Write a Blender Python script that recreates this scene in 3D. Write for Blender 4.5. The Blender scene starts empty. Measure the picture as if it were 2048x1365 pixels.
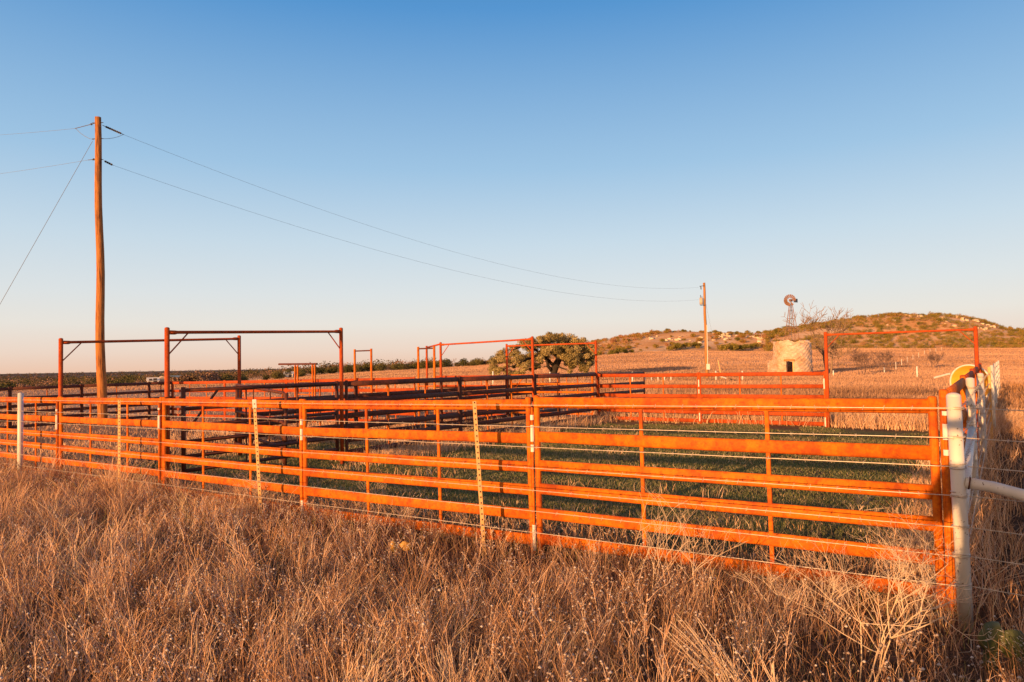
import bpy, math, random
import numpy as np
from mathutils import Vector, Matrix, Quaternion

rng = np.random.default_rng(7)
random.seed(7)
SC = bpy.context.scene
COL = SC.collection
R_ = math.radians

# ------------------------------------------------------------------ camera
F = 1400.0                                   # focal length in photo pixels (2048 wide)
CAM = Vector((0.0, 0.0, 1.8))
PITCH, ROLL = math.atan(47.5 / F), 0.018
cd = bpy.data.cameras.new('camera'); cam = bpy.data.objects.new('camera', cd); COL.objects.link(cam)
cd.sensor_width = 36.0; cd.lens = F / 2048.0 * 36.0
cd.clip_start = 0.05; cd.clip_end = 20000
CM = Matrix.Rotation(math.pi / 2 + PITCH, 3, 'X') @ Matrix.Rotation(-ROLL, 3, 'Z')
cam.matrix_world = Matrix.Translation(CAM) @ CM.to_4x4()
SC.camera = cam

# ------------------------------------------------------------------ world sky
SUN_AZ, SUN_EL = R_(37.0), R_(6.6)           # light travels towards this azimuth (from +Y to +X)
W = bpy.data.worlds.new('World'); SC.world = W; W.use_nodes = True
nt = W.node_tree; nt.nodes.clear()
out = nt.nodes.new('ShaderNodeOutputWorld'); bg = nt.nodes.new('ShaderNodeBackground')
sky = nt.nodes.new('ShaderNodeTexSky'); sky.sky_type = 'NISHITA'; sky.sun_disc = False
sky.sun_elevation = SUN_EL; sky.sun_rotation = SUN_AZ + math.pi
sky.air_density = 1.0; sky.dust_density = 1.0; sky.ozone_density = 1.5
# dusk sky: clear blue overhead fading through pale haze to a peach band above the horizon
tc = nt.nodes.new('ShaderNodeTexCoord'); sx = nt.nodes.new('ShaderNodeSeparateXYZ')
nt.links.new(tc.outputs['Generated'], sx.inputs[0])
rp = nt.nodes.new('ShaderNodeValToRGB'); nt.links.new(sx.outputs['Z'], rp.inputs[0])
def lin(c): return tuple(((v / 255) / 12.92 if v / 255 <= .04045 else ((v / 255 + .055) / 1.055) ** 2.4) for v in c)
stops = [(0.0, (228, 190, 166)), (.024, (227, 205, 190)), (.06, (222, 217, 210)), (.10, (211, 216, 218)), (.17, (190, 208, 221)),
         (.27, (151, 187, 217)), (.46, (80, 142, 199)), (.62, (40, 94, 152)), (1.0, (18, 52, 105))]
el = rp.color_ramp.elements
while len(el) > 1: el.remove(el[0])
el[0].position = 0.0; el[0].color = (*lin(stops[0][1]), 1)
for p, c in stops[1:]:
    e = el.new(p); e.color = (*lin(c), 1)
sc_ = nt.nodes.new('ShaderNodeVectorMath'); sc_.operation = 'SCALE'; sc_.inputs['Scale'].default_value = 10.0
nt.links.new(rp.outputs[0], sc_.inputs[0])
mx = nt.nodes.new('ShaderNodeMix'); mx.data_type = 'RGBA'; mx.inputs['Factor'].default_value = 0.91
nt.links.new(sky.outputs[0], mx.inputs['A']); nt.links.new(sc_.outputs[0], mx.inputs['B'])
dn = nt.nodes.new('ShaderNodeVectorMath'); dn.operation = 'DOT_PRODUCT'; nt.links.new(tc.outputs['Generated'], dn.inputs[0])
dn.inputs[1].default_value = (-math.sin(SUN_AZ), -math.cos(SUN_AZ), 0.05)
gr = nt.nodes.new('ShaderNodeMapRange'); gr.inputs[1].default_value = .05; gr.inputs[2].default_value = 1.0; gr.interpolation_type = 'SMOOTHSTEP'; nt.links.new(dn.outputs['Value'], gr.inputs[0])
gw_ = nt.nodes.new('ShaderNodeMix'); gw_.data_type = 'RGBA'; nt.links.new(gr.outputs[0], gw_.inputs['Factor']); nt.links.new(mx.outputs['Result'], gw_.inputs['A'])
gw_.inputs['B'].default_value = (8.6, 5.4, 3.2, 1)          # the glow round the low sun
bg.inputs['Strength'].default_value = 0.075
nt.links.new(gw_.outputs['Result'], bg.inputs['Color']); nt.links.new(bg.outputs[0], out.inputs[0])

# ------------------------------------------------------------------ sun
sd = bpy.data.lights.new('sun', 'SUN'); so = bpy.data.objects.new('sun', sd); COL.objects.link(so)
sd.energy = 5.0; sd.angle = R_(0.5); sd.color = (1.0, 0.50, 0.19)
dvec = Vector((math.sin(SUN_AZ) * math.cos(SUN_EL), math.cos(SUN_AZ) * math.cos(SUN_EL), -math.sin(SUN_EL)))
so.rotation_euler = dvec.to_track_quat('-Z', 'Y').to_euler(); so.location = (-20, -30, 30)
VS = SC.view_settings
SC.display_settings.display_device = 'sRGB'
VS.view_transform = 'Standard'; VS.look = 'None'; VS.exposure = 0.65; VS.gamma = 1.0; VS.use_curve_mapping = False
SC.cycles.max_bounces = 5; SC.cycles.diffuse_bounces = 3; SC.cycles.glossy_bounces = 2
SC.cycles.caustics_reflective = False; SC.cycles.caustics_refractive = False

# ------------------------------------------------------------------ helpers
def ray(px, py):
    v = CM @ Vector(((px - 1024) / F, -(py - 682.5) / F, -1.0)); return v.normalized()
def at(px, py, Y):
    """the point at forward distance Y that a photo pixel shows"""
    v = ray(px, py); return CAM + v * (Y / v.y)
def onz(px, py, z):
    v = ray(px, py); return CAM + v * ((z - CAM.z) / v.z)

def smooth(x): x = np.clip(x, 0, 1); return x * x * (3 - 2 * x)
KX = lambda px: (np.array(px, float) - 1024) / F
_e = [(-400, -9), (0, -7), (300, -5.5), (400, -4.2), (500, -3.2), (640, -1.0), (750, 0.0), (850, .7), (950, 1.5), (1100, 3.6), (1200, 4.9),
      (1300, 6.0), (1400, 6.2), (1550, 5.2), (1700, 6.0), (1800, 5.6), (2048, 4.8), (2500, 3.5)]
_r = [(-400, -9), (0, -8), (400, -5.5), (640, -1.5), (850, .6), (950, 2.0), (1000, 3.8), (1060, 6.6), (1100, 8.6), (1150, 11.6), (1195, 14.4), (1230, 16.6),
      (1300, 19.0), (1380, 19.8), (1450, 18.6), (1540, 18.6), (1565, 20.4), (1600, 22), (1650, 24), (1700, 25.4), (1750, 26.8), (1800, 27.8), (1880, 27.3),
      (1920, 25.8), (1960, 23.2), (2000, 19), (2048, 16.2), (2200, 9), (2500, 5)]
EK, EZ = KX([a for a, b in _e]), np.array([b for a, b in _e], float)
RK, RZ = KX([a for a, b in _r]), np.array([b for a, b in _r], float)
def terr(X, Y):
    X = np.asarray(X, float); Y = np.asarray(Y, float)
    rr = np.hypot(X, Y)
    near = -.13 * np.clip((3 - X) / 14, 0, 1.6) * (1 - smooth((rr - 45) / 60))
    near = near + .022 * np.sin(X * .9 + 1.3) * np.sin(Y * .7 + .4) * smooth((rr - 1) / 4)
    k = np.clip(X / np.maximum(Y, 1.0), -1.3, 1.3)
    E = np.interp(k, EK, EZ); Rg = np.interp(k, RK, RZ)
    w1 = smooth((Y - 60) / 240)
    z = near + E * w1
    w2 = smooth((Y - 318) / 118)
    z = z + (Rg - E) * w2
    hum = (np.sin(X * .043 + 1) * np.sin(Y * .051 + X * .013) + .6 * np.sin(X * .11 + Y * .05) + .4 * np.sin(X * .023 - Y * .17))
    z = z + hum * .55 * w2 * np.clip(Rg / 12, 0, 1) + .10 * hum * smooth((rr - 60) / 150)
    w3 = smooth((Y - 470) / 500); z = z + (-8 - Rg) * w3 * (Y > 470)
    w4 = smooth((Y - 1100) / 2400); z = z + 9.5 * w4
    return z
def tz(x, y): return float(terr(x, y))

def tag(o, label=None, cat=None, group=None, kind=None):
    if label: o['label'] = label
    if cat: o['category'] = cat
    if group: o['group'] = group
    if kind: o['kind'] = kind
    return o
def thing(name, label, cat, loc=(0, 0, 0), rot=(0, 0, 0), group=None):
    o = bpy.data.objects.new(name, None); COL.objects.link(o)
    o.empty_display_size = .1; o.location = loc; o.rotation_euler = rot
    return tag(o, label, cat, group)

class MB:
    """collects shapes and links them as one mesh object"""
    def __init__(s): s.v = []; s.f = []
    def add(s, vs, fs):
        n = len(s.v); s.v += [tuple(v) for v in vs]; s.f += [tuple(i + n for i in f) for f in fs]; return s
    def box(s, c, h, M=None):
        vs = [Vector((c[0] + a * h[0], c[1] + b * h[1], c[2] + d * h[2])) for a in (-1, 1) for b in (-1, 1) for d in (-1, 1)]
        if M is not None: vs = [M @ v for v in vs]
        return s.add(vs, [(0, 1, 3, 2), (4, 6, 7, 5), (0, 4, 5, 1), (2, 3, 7, 6), (0, 2, 6, 4), (1, 5, 7, 3)])
    def tube(s, pts, r, n=8, cap=True, ry=None):
        """tube along points; r a number or one per point; ry the second half-axis for flattened tubing"""
        P = [Vector(p) for p in pts]; m = len(P)
        rs = r if hasattr(r, '__len__') else [r] * m
        base = len(s.v); prev = None
        for i, p in enumerate(P):
            t = (P[min(i + 1, m - 1)] - P[max(i - 1, 0)]).normalized()
            if prev is None:
                up = Vector((0, 0, 1)) if abs(t.z) < .9 else Vector((0, 1, 0))
                a = t.cross(up).normalized()
            else:
                a = (prev - t * prev.dot(t)).normalized()
            prev = a; b = a.cross(t)
            for j in range(n):
                th = 2 * math.pi * j / n; c, q = math.cos(th), math.sin(th)
                if ry: # superellipse
                    c = math.copysign(abs(c) ** .7, c); q = math.copysign(abs(q) ** .7, q)
                s.v.append(tuple(p + a * (c * rs[i]) + b * (q * (ry if ry else rs[i]))))
        for i in range(m - 1):
            for j in range(n):
                j2 = (j + 1) % n
                s.f.append((base + i * n + j, base + i * n + j2, base + (i + 1) * n + j2, base + (i + 1) * n + j))
        if cap:
            s.f.append(tuple(base + j for j in range(n - 1, -1, -1)))
            s.f.append(tuple(base + (m - 1) * n + j for j in range(n)))
        return s
    def build(s, name, mat, parent=None, smooth_=False):
        me = bpy.data.meshes.new(name); me.from_pydata(s.v, [], s.f); me.update()
        if smooth_: me.polygons.foreach_set('use_smooth', np.ones(len(me.polygons), bool))
        me.materials.append(mat)
        o = bpy.data.objects.new(name, me); COL.objects.link(o)
        if parent: o.parent = parent
        return o
def dome(mb, c, r, h, n=12, k=4):
    vs = []; fs = []
    for i in range(k):
        a = math.pi / 2 * i / k
        for j in range(n):
            th = 2 * math.pi * j / n; vs.append((c[0] + r * math.cos(a) * math.cos(th), c[1] + r * math.cos(a) * math.sin(th), c[2] + h * math.sin(a)))
    vs.append((c[0], c[1], c[2] + h))
    for i in range(k - 1):
        for j in range(n): fs.append((i * n + j, i * n + (j + 1) % n, (i + 1) * n + (j + 1) % n, (i + 1) * n + j))
    for j in range(n): fs.append(((k - 1) * n + j, (k - 1) * n + (j + 1) % n, k * n))
    mb.add(vs, fs)
def copy_tree(root, label=None, group=None):
    c = root.copy(); COL.objects.link(c)
    for ch in [o for o in root.children]:
        d = ch.copy(); COL.objects.link(d); d.parent = c
        for g in [o for o in ch.children]:
            e = g.copy(); COL.objects.link(e); e.parent = d
    if label: c['label'] = label
    if group: c['group'] = group
    return c
def np_mesh(name, verts, faces, mat, tint=None, parent=None):
    """verts (N,3), faces (M,4) int -> one object"""
    me = bpy.data.meshes.new(name); nv, nf, k = len(verts), len(faces), faces.shape[1]
    me.vertices.add(nv); me.vertices.foreach_set('co', np.ascontiguousarray(verts, np.float32).ravel())
    me.loops.add(nf * k); me.loops.foreach_set('vertex_index', np.ascontiguousarray(faces, np.int32).ravel())
    me.polygons.add(nf); me.polygons.foreach_set('loop_start', np.arange(0, nf * k, k, dtype=np.int32))
    me.polygons.foreach_set('loop_total', np.full(nf, k, np.int32))
    if tint is not None:
        at_ = me.attributes.new('tint', 'FLOAT', 'POINT'); at_.data.foreach_set('value', np.ascontiguousarray(tint, np.float32))
    me.update(calc_edges=True); me.materials.append(mat)
    o = bpy.data.objects.new(name, me); COL.objects.link(o)
    if parent: o.parent = parent
    return o

# ------------------------------------------------------------------ materials
def new_mat(name):
    m = bpy.data.materials.new(name); m.use_nodes = True; t = m.node_tree; t.nodes.clear()
    o = t.nodes.new('ShaderNodeOutputMaterial'); b = t.nodes.new('ShaderNodeBsdfPrincipled'); t.links.new(b.outputs[0], o.inputs[0])
    return m, t, b
def ramp(t, src, stops):
    r = t.nodes.new('ShaderNodeValToRGB'); e = r.color_ramp.elements
    while len(e) > 1: e.remove(e[0])
    e[0].position = stops[0][0]; e[0].color = (*stops[0][1], 1)
    for p, c in stops[1:]:
        q = e.new(p); q.color = (*c, 1)
    t.links.new(src, r.inputs[0]); return r.outputs[0]
def noise(t, scale, detail=4, coord='Object', rough=.6, sc=None):
    n = t.nodes.new('ShaderNodeTexNoise'); n.inputs['Scale'].default_value = scale; n.inputs['Detail'].default_value = detail
    n.inputs['Roughness'].default_value = rough
    if coord == 'World':
        g = t.nodes.new('ShaderNodeNewGeometry'); src = g.outputs['Position']
    else:
        g = t.nodes.new('ShaderNodeTexCoord'); src = g.outputs[coord]
    if sc:
        mp = t.nodes.new('ShaderNodeMapping'); mp.inputs['Scale'].default_value = sc; t.links.new(src, mp.inputs[0]); src = mp.outputs[0]
    t.links.new(src, n.inputs['Vector']); return n.outputs['Fac']
def bump(t, b, h, strength=.3, dist=.01):
    n = t.nodes.new('ShaderNodeBump'); n.inputs['Strength'].default_value = strength; n.inputs['Distance'].default_value = dist
    t.links.new(h, n.inputs['Height']); t.links.new(n.outputs[0], b.inputs['Normal'])
def noisy(name, stops, scale=8, rough=.7, metal=0, bmp=.3, bdist=.004, sc=None, detail=5, coord='Object', spec=.3):
    m, t, b = new_mat(name); f = noise(t, scale, detail, coord, sc=sc)
    t.links.new(ramp(t, f, stops), b.inputs['Base Color']); b.inputs['Roughness'].default_value = rough; b.inputs['Metallic'].default_value = metal
    b.inputs['Specular IOR Level'].default_value = spec
    if bmp: bump(t, b, f, bmp, bdist)
    return m
def rust_mat(name, stops, patch, amt):
    m, t, b = new_mat(name); f = noise(t, 26, 8); base = ramp(t, f, stops)
    f2 = noise(t, 2.6, 8, rough=.72); k = ramp(t, f2, [(.45, (0, 0, 0)), (.64, (amt,) * 3)])
    f3 = noise(t, 70, 4); k3 = ramp(t, f3, [(.66, (0, 0, 0)), (.72, (.6, .6, .6))])
    def mixn(fac, A, B):
        n = t.nodes.new('ShaderNodeMix'); n.data_type = 'RGBA'; t.links.new(fac, n.inputs['Factor']); t.links.new(A, n.inputs['A']); n.inputs['B'].default_value = (*B, 1); return n.outputs['Result']
    c = mixn(k, base, patch); c = mixn(k3, c, (.20, .045, .012))
    t.links.new(c, b.inputs['Base Color']); b.inputs['Roughness'].default_value = .74; b.inputs['Specular IOR Level'].default_value = .22; bump(t, b, f, .45, .003); return m
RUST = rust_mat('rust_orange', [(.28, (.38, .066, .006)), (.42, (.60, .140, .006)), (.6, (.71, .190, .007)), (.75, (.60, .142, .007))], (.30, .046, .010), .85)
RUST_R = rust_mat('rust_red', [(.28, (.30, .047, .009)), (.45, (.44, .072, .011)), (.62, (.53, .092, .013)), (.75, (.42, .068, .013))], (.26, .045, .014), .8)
RUST_D = noisy('rust_brown_shade', [(.3, (.055, .022, .016)), (.5, (.105, .032, .018)), (.7, (.17, .045, .02))], 20, .6, 0, .25, .003, detail=7)  # dark rust with shade painted in, mainly for panels turned from the sun
WHITE = None
def mk_white():
    m, t, b = new_mat('white_pipe_paint')
    f = noise(t, 3.0, 4, sc=(1, 1, .35)); base = ramp(t, f, [(.35, (.60, .575, .53)), (.65, (.74, .72, .68))])
    s = noise(t, 38, 3, sc=(1, 1, .8)); k = ramp(t, s, [(.665, (0, 0, 0)), (.70, (1, 1, 1))])
    mxn = t.nodes.new('ShaderNodeMix'); mxn.data_type = 'RGBA'; t.links.new(k, mxn.inputs['Factor']); t.links.new(base, mxn.inputs['A'])
    mxn.inputs['B'].default_value = (.13, .07, .04, 1)
    g = t.nodes.new('ShaderNodeTexCoord'); sp = t.nodes.new('ShaderNodeSeparateXYZ'); t.links.new(g.outputs['Object'], sp.inputs[0])
    d = noise(t, 9, 5, sc=(1, 1, .5)); ad = t.nodes.new('ShaderNodeMath'); ad.operation = 'MULTIPLY_ADD'; ad.inputs[1].default_value = -1.1; t.links.new(sp.outputs['Z'], ad.inputs[0]); t.links.new(d, ad.inputs[2])
    dk = ramp(t, ad.outputs[0], [(.12, (0, 0, 0)), (.5, (.75, .75, .75))]); m2 = t.nodes.new('ShaderNodeMix'); m2.data_type = 'RGBA'; t.links.new(dk, m2.inputs['Factor']); t.links.new(mxn.outputs['Result'], m2.inputs['A'])
    m2.inputs['B'].default_value = (.34, .25, .17, 1); t.links.new(m2.outputs['Result'], b.inputs['Base Color'])
    b.inputs['Roughness'].default_value = .5; bump(t, b, f, .1, .003); return m
WHITE = mk_white()
PALE = noisy('pale_paint', [(.3, (.62, .60, .55)), (.7, (.82, .80, .75))], 12, .55, 0, .1)
MILL = noisy('weathered_mill', [(.3, (.16, .085, .06)), (.7, (.34, .20, .15))], 6, .7, .2, 0)
YELLOW = noisy('yellow_steel', [(.3, (.60, .36, .13)), (.6, (.74, .49, .23)), (.75, (.52, .29, .10))], 22, .55, 0, .2)
MUSTARD = noisy('mustard_plastic', [(.3, (.62, .36, .04)), (.7, (.72, .46, .07))], 5, .5, 0, .1)
WIRE = noisy('galvanised_wire', [(.3, (.42, .36, .30)), (.7, (.66, .58, .50))], 30, .5, .3, 0)
POLE_WOOD = noisy('pole_wood', [(.34, (.10, .040, .018)), (.46, (.34, .125, .032)), (.58, (.50, .20, .05)), (.70, (.18, .07, .028))], 7, .8, 0, .6, .02, sc=(3, 3, .25), detail=8)
POLE_PALE = noisy('pole_wood_pale', [(.3, (.26, .12, .04)), (.6, (.42, .21, .07)), (.75, (.20, .09, .035))], 7, .8, 0, .5, .02, sc=(3, 3, .25))
STEEL = noisy('dull_steel', [(.3, (.12, .11, .10)), (.7, (.24, .22, .20))], 15, .5, .4, 0)
DARK = noisy('dark_fitting', [(.3, (.03, .03, .03)), (.7, (.07, .06, .055))], 15, .5, 0, 0)
CABLE = noisy('line_wire', [(.3, (.16, .17, .18)), (.7, (.22, .23, .24))], 9, .6, 0, 0)
CAN = noisy('transformer_can', [(.3, (.42, .38, .32)), (.7, (.52, .47, .40))], 4, .5, 0, .1)
BARK = noisy('bark_shaded', [(.3, (.02, .017, .015)), (.6, (.05, .038, .03)), (.75, (.085, .065, .05))], 6, .9, 0, .8, .03, sc=(2, 2, .6))  # darkened to stand in for the crown's shade on the trunk
BARK_PALE = noisy('pale_bark', [(.3, (.20, .13, .08)), (.7, (.36, .25, .16))], 6, .9, 0, .3, .02)
TWIG = noisy('purple_twig', [(.3, (.13, .085, .075)), (.7, (.24, .16, .13))], 6, .9, 0, 0)
def stone_mat():
    m, t, b = new_mat('rubble_stone'); g = t.nodes.new('ShaderNodeTexCoord')
    mp = t.nodes.new('ShaderNodeMapping'); mp.inputs['Scale'].default_value = (1, 1, 1.8); t.links.new(g.outputs['Object'], mp.inputs[0])
    v = t.nodes.new('ShaderNodeTexVoronoi'); v.feature = 'DISTANCE_TO_EDGE'; v.inputs['Scale'].default_value = 3.6; t.links.new(mp.outputs[0], v.inputs['Vector'])
    v2 = t.nodes.new('ShaderNodeTexVoronoi'); v2.inputs['Scale'].default_value = 3.6; t.links.new(mp.outputs[0], v2.inputs['Vector'])
    col = ramp(t, v2.outputs['Color'], [(.1, (.50, .39, .31)), (.5, (.60, .48, .39)), (.9, (.68, .57, .48))])
    nz = noise(t, .9, 4); stain = ramp(t, nz, [(.4, (1, 1, 1)), (.62, (.80, .66, .52))])
    e = ramp(t, v.outputs['Distance'], [(.0, (.74, .70, .66)), (.05, (1, 1, 1))])
    m1 = t.nodes.new('ShaderNodeMix'); m1.data_type = 'RGBA'; m1.blend_type = 'MULTIPLY'; m1.inputs['Factor'].default_value = 1
    t.links.new(col, m1.inputs['A']); t.links.new(e, m1.inputs['B'])
    m2 = t.nodes.new('ShaderNodeMix'); m2.data_type = 'RGBA'; m2.blend_type = 'MULTIPLY'; m2.inputs['Factor'].default_value = 1
    t.links.new(m1.outputs['Result'], m2.inputs['A']); t.links.new(stain, m2.inputs['B'])
    t.links.new(m2.outputs['Result'], b.inputs['Base Color']); b.inputs['Roughness'].default_value = .95; b.inputs['Specular IOR Level'].default_value = .1
    bump(t, b, v.outputs['Distance'], .45, .04); return m
STONE = stone_mat()
def tint_mat(name, stops, rough=.85, transl=0.0, spec=.08):
    m, t, b = new_mat(name); a = t.nodes.new('ShaderNodeAttribute'); a.attribute_name = 'tint'
    c = ramp(t, a.outputs['Fac'], stops); t.links.new(c, b.inputs['Base Color']); b.inputs['Roughness'].default_value = rough
    b.inputs['Specular IOR Level'].default_value = spec
    if transl:
        tr = t.nodes.new('ShaderNodeBsdfTranslucent'); t.links.new(c, tr.inputs[0]); mxs = t.nodes.new('ShaderNodeMixShader'); mxs.inputs[0].default_value = transl
        t.links.new(b.outputs[0], mxs.inputs[1]); t.links.new(tr.outputs[0], mxs.inputs[2])
        t.links.new(mxs.outputs[0], [n for n in t.nodes if n.type == 'OUTPUT_MATERIAL'][0].inputs[0])
    return m
STRAW = tint_mat('dry_straw', [(0, (.22, .12, .065)), (.22, (.46, .265, .15)), (.5, (.66, .395, .225)), (.75, (.82, .56, .375)), (.93, (.88, .70, .54)), (1, (.30, .27, .09))])
WEED = tint_mat('dead_weed_stem', [(0, (.22, .11, .06)), (.3, (.48, .26, .14)), (.6, (.68, .44, .29)), (1, (.84, .66, .52))])
HEADS = tint_mat('seed_heads', [(0, (.30, .22, .17)), (.5, (.45, .37, .31)), (1, (.58, .52, .48))])
FIELDG = tint_mat('field_grass', [(0, (.11, .065, .04)), (.12, (.20, .115, .07)), (.3, (.42, .25, .155)), (.6, (.53, .325, .21)), (.85, (.60, .385, .25)), (1, (.46, .23, .08))])
GREEN = tint_mat('green_turf', [(0, (.10, .12, .045)), (.35, (.17, .195, .075)), (.62, (.26, .265, .12)), (.78, (.40, .33, .18)), (1, (.60, .44, .28))], transl=.25)
OAKLEAF = tint_mat('oak_leaf', [(0, (.17, .14, .05)), (.5, (.34, .27, .105)), (1, (.54, .43, .19))], .6, .15, .25)
SCRUB = tint_mat('scrub_leaf', [(0, (.12, .115, .03)), (.3, (.24, .20, .045)), (.5, (.34, .24, .05)), (.7, (.40, .215, .075)), (1, (.44, .22, .13))], .8, .1)
JUNIPER = tint_mat('juniper_leaf', [(0, (.05, .056, .022)), (.5, (.10, .095, .035)), (1, (.17, .135, .05))], .8)
CACTUS = noisy('cactus_skin_shaded', [(.3, (.045, .06, .02)), (.7, (.085, .095, .035))], 8, .5, 0, .2)  # shade over these pads is painted in as a darker green
CACTUS_Y = noisy('cactus_yellow', [(.35, (.30, .16, .03)), (.5, (.50, .27, .05)), (.65, (.56, .36, .12))], 30, .5, 0, .2)

def terrain_mat():
    m, t, b = new_mat('ground'); g = t.nodes.new('ShaderNodeNewGeometry'); P = g.outputs['Position']
    ln = t.nodes.new('ShaderNodeVectorMath'); ln.operation = 'LENGTH'; t.links.new(P, ln.inputs[0])
    def mapr(src, a, b_, c=0, d=1):
        n = t.nodes.new('ShaderNodeMapRange'); n.interpolation_type = 'SMOOTHSTEP'
        for i, v in enumerate((a, b_, c, d)): n.inputs[i + 1].default_value = v
        t.links.new(src, n.inputs[0]); return n.outputs[0]
    def mix(f, a, b_):
        n = t.nodes.new('ShaderNodeMix'); n.data_type = 'RGBA'; t.links.new(f, n.inputs['Factor'])
        for s_, v in (('A', a), ('B', b_)):
            if isinstance(v, tuple): n.inputs[s_].default_value = (*v, 1)
            else: t.links.new(v, n.inputs[s_])
        return n.outputs['Result']
    nf = noise(t, 9, 6, 'World'); nm = noise(t, 1.1, 5, 'World'); nb = noise(t, .05, 6, 'World'); nh = noise(t, .035, 7, 'World', .7)
    litter = ramp(t, nf, [(.3, (.035, .022, .014)), (.5, (.08, .05, .03)), (.7, (.16, .10, .06))])
    turf = ramp(t, nf, [(.3, (.07, .10, .03)), (.55, (.14, .17, .05)), (.75, (.30, .25, .12))])
    def dot(vx, vy, off):
        n = t.nodes.new('ShaderNodeVectorMath'); n.operation = 'DOT_PRODUCT'; n.inputs[1].default_value = (vx, vy, 0); t.links.new(P, n.inputs[0])
        a = t.nodes.new('ShaderNodeMath'); a.operation = 'SUBTRACT'; a.inputs[1].default_value = off; t.links.new(n.outputs['Value'], a.inputs[0]); return a.outputs[0]
    cx, cy = 3.05, 5.0
    s_ = dot(-.829, .559, -.829 * cx + .559 * cy); q = dot(.568, .823, .568 * cx + .823 * cy)
    def mul(a, b_):
        n = t.nodes.new('ShaderNodeMath'); n.operation = 'MULTIPLY'; t.links.new(a, n.inputs[0]); t.links.new(b_, n.inputs[1]); return n.outputs[0]
    mask = mul(mul(mapr(q, .3, 1.2), mapr(q, 14.6, 12.5)), mul(mapr(s_, -.2, .5), mapr(s_, 15, 12.5)))
    mask = mul(mask, mapr(nm, .62, .42))
    c = mix(mask, litter, turf)
    field = ramp(t, nb, [(.3, (.50, .29, .165)), (.5, (.58, .35, .21)), (.7, (.62, .39, .245))])
    c = mix(mapr(ln.outputs['Value'], 14, 40), c, field)
    hill = ramp(t, nh, [(.30, (.58, .29, .10)), (.45, (.74, .40, .17)), (.56, (.80, .49, .25)), (.68, (.84, .60, .38))])
    c = mix(mapr(ln.outputs['Value'], 300, 345), c, hill)
    far = ramp(t, nb, [(.35, (.10, .075, .055)), (.65, (.20, .13, .095))])
    c = mix(mapr(ln.outputs['Value'], 650, 900), c, far)
    t.links.new(c, b.inputs['Base Color']); b.inputs['Roughness'].default_value = .95; b.inputs['Specular IOR Level'].default_value = .05
    bump(t, b, nf, .6, .05); return m
GROUND = terrain_mat()

# ------------------------------------------------------------------ ground sheet
def build_ground():
    az = np.concatenate([np.linspace(-math.pi, -.9, 40, endpoint=False), np.linspace(-.9, .9, 420, endpoint=False), np.linspace(.9, math.pi, 41)])
    rad = np.concatenate([np.geomspace(.6, 60, 70, endpoint=False), np.geomspace(60, 280, 50, endpoint=False), np.linspace(280, 620, 110, endpoint=False), np.geomspace(620, 9000, 50)])
    A, Rr = np.meshgrid(az, rad, indexing='ij'); X = np.sin(A) * Rr; Y = np.cos(A) * Rr; Z = terr(X, Y)
    n, mq = A.shape; v = np.stack([X, Y, Z], -1).reshape(-1, 3)
    i = np.arange(n - 1)[:, None] * mq + np.arange(mq - 1)[None]; i = i.ravel()
    f = np.stack([i, i + 1, i + mq + 1, i + mq], -1)[:, ::-1]
    # centre cap
    c = len(v); v = np.vstack([v, [[0, 0, tz(0, 0)]]])
    j = np.arange(n - 1) * mq
    f = np.vstack([f, np.stack([np.full(n - 1, c), j, j + mq, np.full(n - 1, c)], -1)[:, [0, 2, 1, 1]] * 1])
    fq = f[:-(n - 1)]
    o = np_mesh('ground', v, fq, GROUND)
    o.data.polygons.foreach_set('use_smooth', np.ones(len(o.data.polygons), bool))
    tag(o, 'dry ranch pasture with short green turf inside the pen', 'ground', kind='structure'); return o
ground = build_ground()

def road_strip():
    P = [at(px, 780, Y) for px, Y in ((-120, 84), (60, 92), (200, 100), (330, 112), (450, 138), (560, 165))]; vs, fs = [], []
    pts = []
    for a, b in zip(P[:-1], P[1:]): pts += [a.lerp(b, i / 10) for i in range(10)]
    for i, p in enumerate(pts):
        w = 5.0 + .5 * math.sin(i * .7)
        for k in range(5): y = p.y + w * (k / 4 - .5); vs.append((p.x, y, tz(p.x, y) + .05))
    n = len(pts)
    for i in range(n - 1):
        for k in range(4): fs.append((i * 5 + k, (i + 1) * 5 + k, (i + 1) * 5 + k + 1, i * 5 + k + 1))
    m = noisy('caliche', [(.3, (.50, .42, .34)), (.7, (.64, .56, .47))], .6, .95, 0, .2, .02)
    o = MB().add(vs, fs).build('dirt_road', m, None, True); tag(o, 'pale caliche road crossing the flat behind the dark shaded fence', 'road', kind='structure')
road_strip()

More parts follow.
